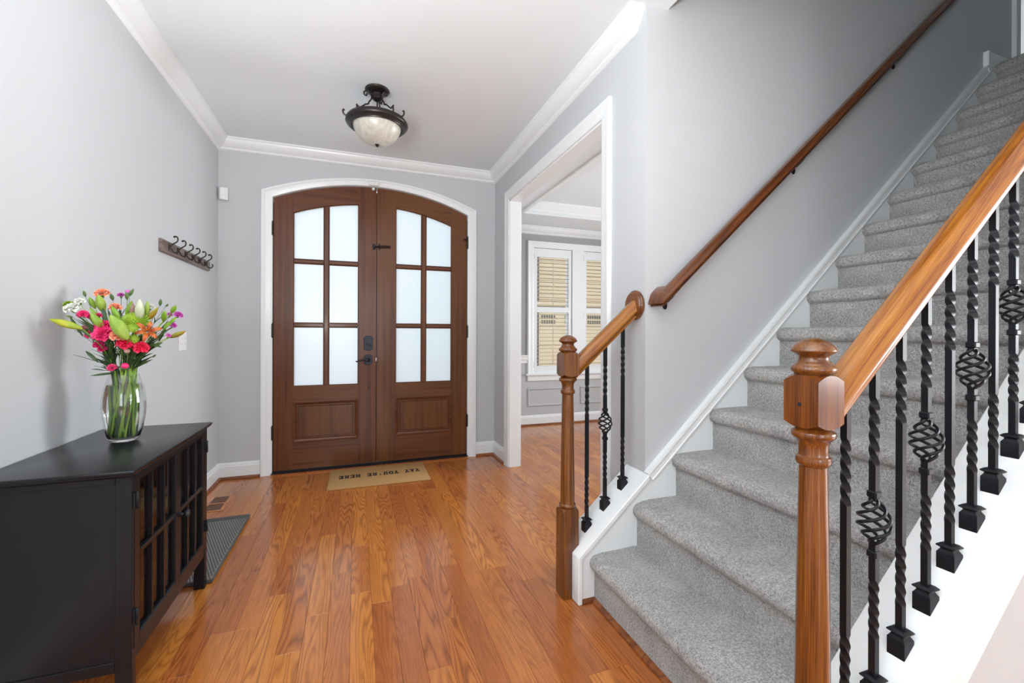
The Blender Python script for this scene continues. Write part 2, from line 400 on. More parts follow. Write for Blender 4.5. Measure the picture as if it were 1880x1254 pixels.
# ---- mouldings
crown = [(0, 0), (.078, 0), (.078, -.010), (.070, -.016), (.066, -.030), (.052, -.050), (.030, -.066), (.020, -.070), (.020, -.080), (.012, -.088), (0, -.092)]
def crownrun(name, path, z, prof=crown):
    return struct(name, MB().sweep([(x, y, z) for x, y in path], (0, 0, 1), prof), M_trim, smooth=True, ang=28)
# walking so that the room lies to the left of the path
crownrun('trim_1', [(XR, 1.752), (XR, YF), (XL, YF), (XL, -4.98)], ZC)
# mitred return of the crown at the stair corner
pr = [(a, b) for a, b in crown]
mb = MB(); base = [(XR-a, 1.752-a*.75, ZC+b) for a, b in pr]; back = [(XR, 1.752-a*.75, ZC+b) for a, b in pr]; wallp = [(XR-a, 1.7525, ZC+b) for a, b in pr]
n_ = len(pr); mb.add(base+back, [(i, (i+1) % n_, n_+(i+1) % n_, n_+i) for i in range(n_)]); mb.add(base+wallp, [(i, (i+1) % n_, n_+(i+1) % n_, n_+i) for i in range(n_)])
struct('trim_2', mb, M_trim)
crownrun('trim_3', [(DX, DY), (XB, DY), (XB, 1.8)], DZ)
mb = MB().sweep([(tx1, ty1, TZ), (tx0, ty1, TZ), (tx0, ty0, TZ), (tx1, ty0, TZ)], (0, 0, 1), [(0, 0), (.085, 0), (.085, -.012), (.07, -.03), (.04, -.06), (.022, -.075), (.022, -.09), (0, -.105)], True)
struct('trim_4', mb, M_trim)
mb = MB().sweep([(tx1, ty1, DZ), (tx0, ty1, DZ), (tx0, ty0, DZ), (tx1, ty0, DZ)], (0, 0, 1), [(-.02, 0), (.012, 0), (.012, -.012), (-.02, -.012)], True)
struct('trim_5', mb, M_trim)
bprof = [(0, .001), (.015, .001), (.015, .098), (.011, .106), (.011, .112), (.006, .122), (.003, .127), (0, .127)]
def base(name, path): return struct(name, MB().sweep([(x, y, 0) for x, y in path], (0, 0, 1), bprof), M_trim)
sprof = [(.015, .001), (.031, .001), (.031, .006), (.028, .013), (.022, .018), (.015, .020)]
def shoe(name, path): return struct(name, MB().sweep([(x, y, 0) for x, y in path], (0, 0, 1), sprof), M_shoe)
base('baseboard_left', [(ox0-.078, YF), (XL, YF), (XL, -4.98)]); shoe('trim_6', [(ox0-.078, YF), (XL, YF), (XL, -4.98)])
base('baseboard_front', [(XR, OY1+.085), (XR, YF), (ox1+.078, YF)]); shoe('trim_7', [(XR, OY1+.085), (XR, YF), (ox1+.078, YF)])
base('baseboard_right', [(XR, YS+.13), (XR, OY0-.086)])
base('baseboard_dining', [(DX, DY), (XB, DY), (XB, OY1+.09)]); shoe('trim_8', [(DX, DY), (XB, DY), (XB, OY1+.09)])
# cased opening to the dining room
cas = [(.0, -.001), (.0, .012), (.012, .016), (.05, .018), (.062, .022), (.078, .022), (.083, .012), (.083, -.001)]
mb = MB()
mb.sweep([(XR, OY0, 0), (XR, OY0, OZ), (XR, OY1, OZ), (XR, OY1, 0)][::-1], (-1, 0, 0), [(a, b) for a, b in cas])
mb.sweep([(XB, OY0, 0), (XB, OY0, OZ), (XB, OY1, OZ), (XB, OY1, 0)], (1, 0, 0), [(a, b) for a, b in cas])
mb.box(XR-.001, XB+.001, OY1-.012, OY1+.001, 0, OZ).box(XR-.001, XB+.001, OY0-.001, OY0+.012, 0, OZ).box(XR-.001, XB+.001, OY0, OY1, OZ-.012, OZ+.001)
struct('trim_9', mb, M_trim)
# arched door casing: straight legs and the arch in one sweep
mb = MB(); N_ = 30
def casing_path(hw, r, z0=0):
    sp = ARCC+math.sqrt(r*r-hw*hw)
    return [(DCX+hw, YF, z0)]+[(DCX+hw-2*hw*i/N_, YF, ARCC+math.sqrt(r*r-(hw-2*hw*i/N_)**2)) for i in range(N_+1)]+[(DCX-hw, YF, z0)]
pa = casing_path(.802, ARCR+.003)
# outer line: half width .886, springing 2.285, crown 2.465
Ro = (.886**2+.18**2)/(2*.18); zo = 2.465-Ro
pb = [(DCX+.886, YF, 0)]+[(DCX+.886-1.772*i/N_, YF, zo+math.sqrt(Ro*Ro-(.886-1.772*i/N_)**2)) for i in range(N_+1)]+[(DCX-.886, YF, 0)]
prof = [(0, -.02), (0, .012), (.14, .017), (.6, .019), (.75, .026), (.93, .026), (1, .014), (1, -.001)]
vs_ = []; k_ = len(prof)
for A_, B_ in zip(pa, pb):
    for t, d in prof: vs_.append((A_[0]+(B_[0]-A_[0])*t, YF-d, A_[2]+(B_[2]-A_[2])*t))
fs_ = [(i*k_+q, i*k_+(q+1) % k_, (i+1)*k_+(q+1) % k_, (i+1)*k_+q) for i in range(len(pa)-1) for q in range(k_)]
mb.add(vs_, fs_+[tuple(range(k_)), tuple(range((len(pa)-1)*k_, len(pa)*k_))])
struct('trim_10', mb, M_trim, smooth=True, ang=25)
# jamb behind the leaves (dark weatherstrip line) and threshold
mb = MB()
mb.box(ox0, DCX-.7995, YF+.03, YF+.12, 0, 2.2).box(DCX+.7995, ox1, YF+.03, YF+.12, 0, 2.2)
struct('trim_11', mb, M_gap)
mb = MB().prism([(YF-.035, .0), (YF-.035, .004), (YF-.008, .016), (YF+.07, .022), (YF+.13, .022), (YF+.13, 0)], 'x', ox0, ox1)
struct('trim_12', mb, M_thr)
struct('trim_13', MB().prism([(YF-.075, .0), (YF-.075, .003), (YF-.06, .009), (YF-.036, .010), (YF-.036, 0)], 'x', ox0+.005, ox1-.005), M_floor)

# ---- front doors
def glass_arc(x): return ARCC+math.sqrt(1.806**2-(x-DCX)**2)
def leaf(n, x0, x1, gx0, gx1, mx0, mx1, meet):
    """door slab: stiles, rails and muntins cut round the panes"""
    y0, y1 = YF+.008, YF+.052
    d = struct('door_%d' % n, MB().box(x0, gx0, y0, y1, .022, 2.0), M_mahz)  # replaced below
    mb = MB()
    def col(a, b, lo, hi, steps=8):      # vertical strip with curved top (lo/hi: callables or numbers)
        for i in range(steps):
            u, v = a+(b-a)*i/steps, a+(b-a)*(i+1)/steps
            f = lambda g, t: g(t) if callable(g) else g
            mb.prism([(u, f(lo, u)), (v, f(lo, v)), (v, f(hi, v)), (u, f(hi, u))], 'y', y0, y1)
    top = lambda x: arcz(x, ARCR-.004)
    for a, b in ((x0, gx0), (gx1, x1)): col(a, b, .024, top, 6)
    dm = me('door', mb, M_mahz); d.data = dm
    mb = MB(); col(gx0, gx1, glass_arc, top, 14); obj('top_rail', mb, M_mahx, d)
    pz0, pz1, gz0 = .245, .577, .703
    obj('bottom_rail', MB().box(gx0, gx1, y0, y1, .024, pz0), M_mahx, d)
    obj('lock_rail', MB().box(gx0, gx1, y0, y1, pz1, gz0), M_mahx, d)
    bead = [(-.012, -.0), (-.010, .003), (-.004, .004), (0, .001), (.006, -.006), (.008, -.012), (-.012, -.012)]
    # raised panel with moulded frame
    mb = MB().sweep([(gx0, y0, pz0), (gx0, y0, pz1), (gx1, y0, pz1), (gx1, y0, pz0)], (0, -1, 0), [(.004, -.001), (.002, .0035), (-.005, .005), (-.010, .001), (-.022, -.004), (-.026, -.012), (-.026, -.02), (.004, -.02)], True)
    # orientation: keep the moulding inside the recess
    obj('panel_moulding', mb, M_mahx, d)
    a0, a1, c0, c1 = gx0+.003, gx1-.003, pz0+.003, pz1-.003; q = .036
    mb = MB().add([(a0, y0+.016, c0), (a1, y0+.016, c0), (a1, y0+.016, c1), (a0, y0+.016, c1), (a0+q, y0+.016, c0+q), (a1-q, y0+.016, c0+q), (a1-q, y0+.016, c1-q), (a0+q, y0+.016, c1-q),
                   (a0+q+.004, y0+.004, c0+q+.004), (a1-q-.004, y0+.004, c0+q+.004), (a1-q-.004, y0+.004, c1-q-.004), (a0+q+.004, y0+.004, c1-q-.004)],
                  [(0, 1, 5, 4), (1, 2, 6, 5), (2, 3, 7, 6), (3, 0, 4, 7), (4, 5, 9, 8), (5, 6, 10, 9), (6, 7, 11, 10), (7, 4, 8, 11), (8, 9, 10, 11)])
    obj('raised_panel', mb, M_mahz, d)
    obj('panel_back', MB().box(gx0, gx1, y0+.02, y1-.004, pz0, pz1), M_mahz, d)
    # muntins
    def munt(name, bx): obj(name, bx, M_mahz if name == 'muntin' else M_mahx, d, bevel=.005)
    munt('muntin', MB().prism([(mx0, gz0), (mx1, gz0), (mx1, glass_arc(mx1)), (mx0, glass_arc(mx0))], 'y', y0+.003, y1-.006))
    for a, b in ((1.717, 1.749), (1.192, 1.224)):
        for u, v in ((gx0, mx0), (mx1, gx1)): munt('glazing_bar', MB().box(u, v, y0+.005, y1-.006, a, b))
    # panes, each in a thin bead
    for u, v in ((gx0, mx0), (mx1, gx1)):
        for a, b in ((gz0, 1.192), (1.224, 1.717), (1.749, None)):
            if b is None: pts = [(u, a), (v, a)]+[(v+(u-v)*i/6, glass_arc(v+(u-v)*i/6)) for i in range(7)]
            else: pts = [(u, a), (v, a), (v, b), (u, b)]
            pn = obj('pane', MB().prism(pts, 'y', y0+.026, y0+.031), M_frost, d)
            mbb = MB().sweep([(x_, y0+.006, z_) for x_, z_ in pts], (0, -1, 0), [(0, 0), (.0055, -.006), (.0055, -.019), (0, -.019)], True)
            obj('glazing_bead', mbb, M_mahx, pn)
    return d
dl = leaf(1, DCX-.796, .1685, -.481, .022, -.250, -.213, 1)
dr = leaf(2, .1735, DCX+.796, .332, .829, .557, .596, -1)
struct('trim_14', MB().box(.1665, .1755, YF+.02, YF+.06, .03, 2.36), M_gap)
# hinges
for d, xh in ((dl, DCX-.801), (dr, DCX+.801)):
    for z0 in (.285, 1.108, 1.93):
        mb = MB().tube([(xh, YF-.012, z0), (xh, YF-.012, z0+.105)], .007, 10)
        for i in range(4): mb.tube([(xh, YF-.012, z0+.004+i*.032), (xh, YF-.012, z0+.007+i*.032)], .0082, 10)
        mb.tube([(xh, YF-.012, z0-.006), (xh, YF-.012, z0)], .005, 8).tube([(xh, YF-.012, z0+.105), (xh, YF-.012, z0+.111)], .005, 8)
        obj('hinge', mb, M_bronze, d, smooth=True)
# deadbolt, lever, screws
yk = YF+.008
def shield(cx, cz, w_, h_, t):
    p = [(-w_, -h_*.72), (-w_*.86, -h_*.78), (-w_*.6, -h_*.95), (0, -h_), (w_*.6, -h_*.95), (w_*.86, -h_*.78), (w_, -h_*.72)]
    p = p+[(a, -b) for a, b in p[::-1]]
    return MB().prism([(cx+a, cz+b) for a, b in p], 'y', yk-t, yk)
db = obj('deadbolt', shield(.103, 1.055, .037, .064, .012), M_lock, dl, bevel=.003)
mb = MB().xf(Matrix()); mb = MB().box(-.024, .024, -.008, 0, -.007, .007); mb.xf(Matrix.Translation((.103, yk-.013, 1.047)) @ Matrix.Rotation(.6, 4, 'Y'))
obj('thumb_turn', mb, M_lock, db, bevel=.003)
lv = obj('lever_handle', shield(.103, .912, .034, .045, .010), M_lock, dl, bevel=.003)
obj('handle_grip', MB().tube([(.103, yk-.008, .912), (.103, yk-.045, .912), (.098, yk-.055, .912), (.07, yk-.058, .915), (.03, yk-.055, .908), (.012, yk-.053, .901), (.002, yk-.05, .905)], [.017, .013, .012, .008, .006, .006, .004], 12), M_lock, lv, smooth=True)
obj('screw_cap', MB().lathe([(.0, 0), (.008, 0), (.008, .004), (.0, .005)], (0, 0, 0), 12).xf(Matrix.Translation((.110, yk, .672)) @ Matrix.Rotation(PI/2, 4, 'X')), M_gap, dl)
obj('latch_strike', MB().box(.1675, .170, yk-.002, yk+.03, .90, .93), M_chrome, dl)
# swing bar door guard
g1 = obj('door_guard', MB().box(.138, .160, yk-.004, yk, 1.865, 1.915).box(.143, .156, yk-.022, yk-.004, 1.878, 1.902), M_iron, dl, bevel=.002)
g2 = obj('door_guard', MB().box(.185, .197, yk-.012, yk, 1.866, 1.918), M_iron, dr, bevel=.002)
obj('swing_bar', MB().tube([(.160, yk-.020, 1.890), (.195, yk-.020, 1.898), (.284, yk-.018, 1.901), (.286, yk-.018, 1.888), (.195, yk-.018, 1.885), (.160, yk-.020, 1.890)], .004, 8), M_iron, g2, smooth=True)
obj('door_stop', MB().tube([(.975, yk-.004, 2.01), (.93, yk-.04, 2.005)], .005, 8).tube([(.972, yk-.014, 2.03), (.972, yk-.014, 1.99)], .010, 10), M_iron, dr, smooth=True)

# ---- dining windows with plantation shutters
for i, (a, b) in enumerate(WIN):
    wn = struct('window_%d' % (i+1), MB().sweep([(a, DY, WZ0), (a, DY, WZ1), (b, DY, WZ1), (b, DY, WZ0)], (0, -1, 0), [(0, -.14), (0, -.03), (-.022, -.03), (-.022, -.14)], True), M_trim)
    obj('pane', MB().box(a+.022, b-.022, DY+.10, DY+.104, WZ0+.022, WZ1-.022), M_window, wn)
    obj('meeting_rail', MB().box(a+.022, b-.022, DY+.09, DY+.115, 1.41, 1.45), M_trim, wn)
    sh = thing('plantation_shutter', ('white plantation shutter of the left dining room window, fully seen through the doorway', 'white plantation shutter of the right dining room window, cut off by the doorway casing')[i], 'shutter', ((a+b)/2, DY, WZ0), 'dining room shutters')
    u0, u1 = a+.004, b-.004; g0, g1_ = a+.048, b-.048; ys0, ys1 = DY-.004, DY+.022
    for p, q in ((u0, g0), (g1_, u1)): obj('stile', MB().box(p, q, ys0, ys1, WZ0+.004, WZ1-.004), M_trim, sh, bevel=.002)
    for nm, p, q in (('bottom_rail', WZ0+.004, .738), ('middle_rail', 1.408, 1.478), ('top_rail', 2.102, WZ1-.004)):
        obj(nm, MB().box(g0, g1_, ys0, ys1, p, q), M_trim, sh, bevel=.002)
    for hz in (.72, 1.36, 2.08): obj('hinge', MB().box(u0-.006, u0+.004, ys0-.003, ys0+.004, hz, hz+.07), M_grey, sh)
    lm = me('louver', MB().xf(Matrix()) if 0 else MB().prism([(-.026, -.001), (-.018, -.0028), (0, -.0035), (.018, -.0028), (.026, -.001), (.026, .001), (.018, .0028), (0, .0035), (-.018, .0028), (-.026, .001)], 'x', 0, g1_-g0), M_louv)
    for zb, n_l in ((.738, 14), (1.478, 13)):
        for q in range(n_l):
            hgt = (1.408-.738 if n_l == 14 else 2.102-1.478)
            o = put('louver', lm, sh, Vector((g0, (ys0+ys1)/2+.002, zb+hgt*(q+.5)/n_l))-Vector(((a+b)/2, DY, WZ0)), rot=(-.05, 0, 0))
    for zb, zt in ((.75, 1.395), (1.49, 2.09)): obj('tilt_rod', MB().box((g0+g1_)/2-.012, (g0+g1_)/2, ys0-.024, ys0-.014, zb, zt), M_louv, sh, bevel=.002)
ca, cb = WIN[0][0], WIN[1][1]
mb = MB().sweep([(ca, DY, WZ0), (ca, DY, WZ1), (cb, DY, WZ1), (cb, DY, WZ0)], (0, -1, 0), cas)
mb.box(WIN[0][1], WIN[1][0], DY-.016, DY+.002, WZ0, WZ1)
struct('trim_15', mb, M_trim)
struct('trim_16', MB().box(ca-.105, cb+.105, DY-.045, DY, WZ0-.018, WZ0+.006).box(ca-.083, cb+.083, DY-.018, DY, .553, WZ0-.018), M_trim, bevel=.003)
rail_p = [(0, -.05), (.014, -.05), (.014, -.02), (.024, .0), (.024, .028), (.034, .034), (.034, .05), (0, .05)]
struct('trim_17', MB().sweep([(ca-.083, DY, .826), (XB, DY, .826), (XB, OY1+.09, .826)], (0, 0, 1), rail_p), M_trim)
pm = [(0, 0), (0, .006), (.006, .014), (.014, .014), (.022, .006), (.026, 0)]
for i, (a, b) in enumerate(((2.006, 2.647), (2.741, 3.39))):
    struct('trim_%d' % (18+i), MB().sweep([(a, DY, .236), (a, DY, .462), (b, DY, .462), (b, DY, .236)], (0, -1, 0), [(-u, v) for u, v in pm], True), M_wains)

# ---- door casing and bright room upstairs
mb = MB().sweep([(4.304, YS, 2.93), (4.304, YS, 4.98), (5.1, YS, 4.98), (5.1, YS, 2.93)], (0, -1, 0), cas)
mb.box(4.30, 4.312, YS, YS+.12, 2.93, 4.98)
struct('trim_20', mb, M_trim)
struct('wall_upstairs', MB().box(3.6, 3.7, 1.8, 3.2, 2.93, 5.3).box(5.42, 5.5, 1.8, 3.2, 2.93, 5.3).box(3.6, 5.5, 3.2, 3.3, 2.93, 5.3), M_trim)
struct('floor_upstairs', MB().box(3.6, 5.5, 1.8, 3.2, 2.8, 2.93), M_carpet)

# ---- outside
struct('ground', MB().box(-30, 30, DY+.3, 40, -.45, -.40).box(-30, 30, -40, -5.3, -.45, -.40).box(-3, 1.1, YF+.14, 6.2, -.42, -.05), M_ground)
nb = thing('neighbour_house', 'cream neighbouring house seen through the dining room shutters', 'house', (6, 12.5, -.4))
mb = MB()
for i in range(26): mb.prism([(12.5, -.4+i*.2), (12.478, -.4+i*.2), (12.497, -.2+i*.2), (12.5, -.2+i*.2)], 'x', 1.2, 13)
mb.box(1.2, 13, 12.5, 18, -.4, 4.8)
obj('siding', mb, M_siding, nb)
obj('roof', MB().prism([(11.9, 4.7), (15.2, 7.4), (18.6, 4.7)], 'x', .9, 13.3), M_roof, nb)
gd = obj('garage_door', MB().box(4.3, 8.6, 12.40, 12.45, -.4, 1.95), M_siding, nb)
for j in range(4): obj('garage_panel', MB().box(4.34, 8.56, 12.385, 12.40, -.38+j*.58, .17+j*.58), M_siding, gd, bevel=.01)
mb = None
for gx in (4.55, 5.35, 6.15, 6.95, 7.75):
    for r_ in range(2):
        for c_ in range(6): obj('lite', MB().box(gx+c_*.082, gx+c_*.082+.052, 12.372, 12.384, 1.45+r_*.155, 1.55+r_*.155), M_ext, gd)
obj('downspout', MB().box(5.16, 5.25, 12.34, 12.40, -.3, 4.6), M_ext, nb)
obj('eave_trim', MB().box(1.2, 13, 12.3, 12.45, 1.98, 2.1), M_siding, nb)

# ================================================================ staircase
RUN, NR, YI, YN = .2162, 15, 1.6595, .7195
def tz(n): return .1955*n+.006
def rx(n): return .966+RUN*(n-1)
SL = .888
def cap_z(x): return .199+SL*(x-.884)
st = thing('staircase', 'carpeted staircase with white skirt boards rising from the oak floor', 'staircase', (1.0, 1.2, 0))
SEG_Y = 26
random.seed(5)
for n in range(1, NR+1):
    # one carpeted step: riser, rolled nosing and tread as one outline in (x, z)
    x0 = rx(n); z0 = (tz(n-1) if n > 1 else .001); z1 = tz(n); xe = rx(n+1) if n < NR else rx(n)+.25
    pr = [(x0, z0)]
    pr += [(x0, z0+(z1-.068-z0)*i/5) for i in range(1, 6)]
    cx, cz, r = x0+.002, z1-.034, .033
    for i in range(11):
        a = -PI/2-.25-(PI-.25)*i/10
        pr.append((cx+r*math.cos(a)*.95, cz+r*math.sin(a)))
    m_ = 7
    pr += [(cx+.004+(xe+.004-cx-.004)*i/m_, z1) for i in range(1, m_+1)]
    ys = [YN+(YI-YN)*i/SEG_Y for i in range(SEG_Y+1)]
    vs_ = []; k_ = len(pr)
    for i, y in enumerate(ys):
        for q, (a, b) in enumerate(pr):
            dn = noise.noise(Vector((a*9, y*9, b*9+n)))*.0028 if 0 < q < k_-1 else 0
            # pile rounds off at the two ends of the nosing
            e = min(y-YN, YI-y); rd = .006*max(0, 1-e/.02) if 5 < q < 17 else 0
            vs_.append((a-dn+rd, y, b+dn-(rd*.6 if q > 10 else 0)))
    fs_ = [(i*k_+q, (i+1)*k_+q, (i+1)*k_+q+1, i*k_+q+1) for i in range(SEG_Y) for q in range(k_-1)]
    obj('step', MB().add(vs_, fs_), M_carpet, st, org=(x0, 1.2, z0), smooth=True, ang=60)
struct('floor_landing', MB().box(rx(NR)+.2, 5.3, NW1, YS, 2.75, tz(NR)), M_carpet)
def capline(x0, x1, y0, y1, nm):
    """sloping cap board over a knee wall, its lower end turned down to the floor"""
    th = .020
    top = [(x0, 0), (x0, .199+(x0-.884)*SL), (x1, cap_z(x1))]
    pts = [(x0, 0.0), (x0, cap_z(x0)), (x1, cap_z(x1)), (x1, cap_z(x1)-th*1.34), (x0+th, cap_z(x0+th)-th*1.34), (x0+th, 0.0)]
    vs_ = [(a, y0, b) for a, b in pts]+[(a, y1, b) for a, b in pts]
    return MB().add(vs_, [(0, 1, 4, 5), (1, 2, 3, 4), (6, 11, 10, 7), (7, 10, 9, 8)]+[(i, 6+i, 6+(i+1) % 6, (i+1) % 6) for i in range(6)])
# far knee wall (beside the first treads) and near knee wall
def knee(y0, y1, x1, mside):
    pts = [(.904, 0.0), (.904, cap_z(.904)-.02), (x1, cap_z(x1)-.02), (x1, 0.0)]
    obj('knee_wall', MB().prism(pts, 'y', y0, y1), mside, st)
knee(1.656, 1.808, XR, M_trim)
obj('cap_board', capline(.884, XR, 1.643, 1.822, 0), M_trim, st, bevel=.003)
knee(.562, .718, 2.0, M_wall)
obj('skirt_board', MB().prism([(.904, 0.0), (.904, cap_z(.904)-.02), (2.0, cap_z(2.0)-.02), (2.0, cap_z(2.0)-.5), (1.3, 0)], 'y', .717, .7205), M_trim, st)
obj('cap_board', capline(.884, 2.0, .547, .731, 0), M_trim, st, bevel=.003)
obj('fascia', MB().prism([(.904, 0.0), (.904, cap_z(.904)-.022), (2.0, cap_z(2.0)-.022), (2.0, cap_z(2.0)-.10), (.975, cap_z(.975)-.10), (.975, 0)], 'y', .551, .563), M_trim, st, bevel=.002)
for a, b in ((.904, 1.0),):
    obj('skirt_edge', MB().prism([(.904, cap_z(.904)-.027), (XR, cap_z(XR)-.027), (XR, cap_z(XR)-.037), (.904, cap_z(.904)-.037)], 'y', 1.650, 1.657), M_trim, st)
# wall skirt with its moulded cap, up to the landing
def sk(x): return .527+.902*(x-1.252)
xt = 3.90
obj('skirt_board', MB().prism([(XR, .2), (XR, sk(XR)), (xt, sk(xt)), (xt, 3.004), (4.216, 3.004), (4.216, 2.6), (3.9, 2.4), (1.6, .3)], 'y', 1.660, YS), M_trim, st)
mp = [(0, 0), (0, -.001), (.016, -.001), (.016, .006), (.008, .010), (.008, .016), (.002, .018), (-.030, .018), (-.034, .022), (-.05, .022), (-.05, 0)]
mp = [(.006, -.018), (.006, .010), (-.006, .012), (-.009, .006), (-.034, .006), (-.037, .010), (-.046, .008), (-.048, 0), (-.048, -.018)]
mb = MB().sweep([(XR-.002, 1.660, sk(XR-.002)), (xt, 1.660, sk(xt))], (0, -1, 0), mp).box(xt-.014, xt+.004, 1.650, YS, sk(xt)-.045, 3.006)
obj('skirt_moulding', mb, M_trim, st)
obj('skirt_moulding', MB().sweep([(xt, 1.660, 3.0), (4.216, 1.660, 3.0)], (0, -1, 0), [(0, 0), (0, .006), (-.014, .006), (-.018, 0)]), M_trim, st)
qr = [(0, .001), (.017, .001), (.016, .008), (.010, .015), (0, .019)]
obj('quarter_round', MB().sweep([(rx(1), .731, 0), (rx(1), YI, 0), (.906, YI, 0)][::1], (0, 0, 1), qr), M_shoe, st)

# ---------------------------------------------------------------- turned newel posts
def newel(parent, cx, cy, name='newel_post'):
    w2 = .0365
    def block(z0, z1, dt, db):
        """lathe-cut shoulders: square column intersected with a cone at each end"""
        n = 12; ring = []
        for i in range(4):
            for j in range(n):
                t = -1+2*j/n
                x_, y_ = {0: (w2, t*w2), 1: (-t*w2, w2), 2: (-w2, -t*w2), 3: (t*w2, -w2)}[i]
                ring.append((x_, y_))
        R0 = .0375
        def hz(x_, y_, z, d, sgn):
            r = math.hypot(x_, y_); return z-sgn*d*max(0, (r-R0))/(w2*1.414-R0)
        k = len(ring); vs = []
        for x_, y_ in ring: vs.append((cx+x_, cy+y_, hz(x_, y_, z0, db, -1)))
        for x_, y_ in ring: vs.append((cx+x_, cy+y_, hz(x_, y_, z1, dt, 1)))
        # shoulder rings
        for x_, y_ in ring:
            r = math.hypot(x_, y_); vs.append((cx+x_*.030/r, cy+y_*.030/r, z1+(.002 if dt else 0)))
        for x_, y_ in ring:
            r = math.hypot(x_, y_); vs.append((cx+x_*.030/r, cy+y_*.030/r, z0-(.002 if db else 0)))
        fs = []
        for i in range(k):
            j = (i+1) % k
            fs += [(i, j, k+j, k+i), (k+i, k+j, 2*k+j, 2*k+i), (3*k+i, 3*k+j, j, i)]
        fs += [tuple(range(2*k, 3*k)), tuple(range(3*k, 4*k))[::-1]]
        return MB().add(vs, fs)
    np_ = obj(name, block(0.0, .385, .012, 0), M_oakz, parent, org=(cx, cy, 0), ang=30, smooth=True)
    prof = [(.032, .380), (.032, .386), (.0355, .389), (.037, .394), (.0355, .400), (.032, .403), (.0312, .408), (.0310, .43), (.0300, .55), (.0278, .72), (.0250, .872), (.0250, .879), (.0275, .881), (.0312, .885), (.0320, .891), (.0308, .898), (.0270, .901),
            (.0262, .905), (.0262, .915), (.0272, .924), (.0300, .931), (.0355, .936), (.0390, .9395), (.0398, .944), (.0385, .949), (.034, .952), (.030, .956)]
    obj('turned_shaft', MB().lathe(prof, (cx, cy, 0), 40), M_oakz, np_, smooth=True, ang=40)
    ub = obj('upper_block', block(.958, 1.064, .013, .010), M_oakz, np_, smooth=True, ang=30)
    fin = [(.032, 1.062), (.034, 1.067), (.0385, 1.0695), (.0402, 1.0735), (.0402, 1.077), (.0385, 1.0805), (.035, 1.0825), (.034, 1.0845), (.0300, 1.089), (.0268, 1.0935), (.0262, 1.0975), (.0262, 1.1005), (.029, 1.1035), (.036, 1.108), (.0402, 1.1108), (.0408, 1.1125), (.0402, 1.1145), (.036, 1.122), (.029, 1.129), (.019, 1.1348), (.008, 1.138), (0, 1.1385)]
    obj('finial', MB().lathe(fin, (cx, cy, 0), 40), M_oakz, np_, smooth=True, ang=50)
    obj('screw_plug', MB().lathe([(.0, -.002), (.0042, -.002), (.0042, .0003), (0, .0004)], (0, 0, 0), 14).xf(Matrix.Translation((cx-w2, cy+.002, 1.005)) @ Matrix.Rotation(-PI/2, 4, 'Y')), M_gap, np_)
    return np_

RAILP = [(-.018, 0), (.018, 0), (.0195, .0035), (.0195, .0075), (.0165, .0088), (.0165, .0108), (.0205, .0125), (.0235, .0165), (.0285, .020), (.0325, .0225), (.0335, .026), (.0335, .031), (.0315, .036), (.0255, .0500), (.0215, .0575), (.0165, .0615), (0, .0635)]
RAILP = RAILP+[(-a, b) for a, b in RAILP[2:-1][::-1]]
def sloped_rail(name, parent, x0, z0, x1, slope, yc, m, plumb0=True, plumb1=True, prof=RAILP, vs_=1.0):
    """rail along +x rising; z0 is the underside at x0; built along a local x axis and turned to the slope so the grain follows it"""
    ang = math.atan(slope); Lr = (x1-x0)/math.cos(ang); t = math.tan(ang)
    v = []
    for e, Lx in ((0, 0.0), (1, Lr)):
        for a, b in prof: v.append((Lx+b*t, a, b))     # plumb cuts
    k = len(prof)
    mb = MB().add(v, [tuple(range(k))[::-1], tuple(range(k, 2*k))]+[(i, (i+1) % k, k+(i+1) % k, k+i) for i in range(k)])
    pw = wpos(parent)
    return put(name, me(name, mb, m, smooth=True, ang=32), parent, Vector((x0, yc, z0))-pw, rot=(0, -ang, 0))

# ---------------------------------------------------------------- iron balusters (local origin on the cap board)
hw = .0068
def sqbar(secs, n_per=10):
    """square bar; secs: (z0, z1, turns)"""
    mb = MB(); rings = []; ang = 0
    for z0, z1, turns in secs:
        n = 1 if turns == 0 else int(32*turns)
        for i in range(n+1):
            if rings and i == 0: continue
            t = i/n; rings.append((z0+(z1-z0)*t, ang-turns*2*PI*t))
        ang -= turns*2*PI
    for z, a in rings:
        for q in range(4):
            b = a+PI/4+q*PI/2; mb.v.append((hw*1.414*math.cos(b), hw*1.414*math.sin(b), z))
    for i in range(len(rings)-1):
        for q in range(4): mb.f.append((i*4+q, i*4+(q+1) % 4, (i+1)*4+(q+1) % 4, (i+1)*4+q))
    mb.f += [(3, 2, 1, 0), tuple(len(mb.v)-4+q for q in range(4))]
    return mb
TOPZ = .742
m_tw = me('baluster', sqbar([(0.012, .095, 0), (.095, .235, 1.25), (.235, .505, 0), (.505, .650, 1.25), (.650, TOPZ, 0)]), M_iron, smooth=True, ang=40)
m_b1 = me('baluster', sqbar([(0.012, .125, 0), (.125, .255, 1.25), (.255, .333, 0)]), M_iron, smooth=True, ang=40)
m_b2 = me('upper_bar', sqbar([(.424, .500, 0), (.500, .650, 1.25), (.650, TOPZ, 0)]), M_iron, smooth=True, ang=40)
mb = MB()
for q in range(4):
    pth = []
    for i in range(25):
        t = i/24; a = q*PI/2+PI/4+t*2*PI*1.15; r = .0055+.0245*(math.sin(PI*t)**.95)
        pth.append((r*math.cos(a), r*math.sin(a), .331+.096*t))
    mb.tube(pth, .0036, 6)
m_bk = me('basket', mb, M_iron, smooth=True, ang=60)
m_co = me('collar', MB().box(-.0105, .0105, -.0105, .0105, 0, .015), M_iron, bevel=.0025)
s_ = .0175
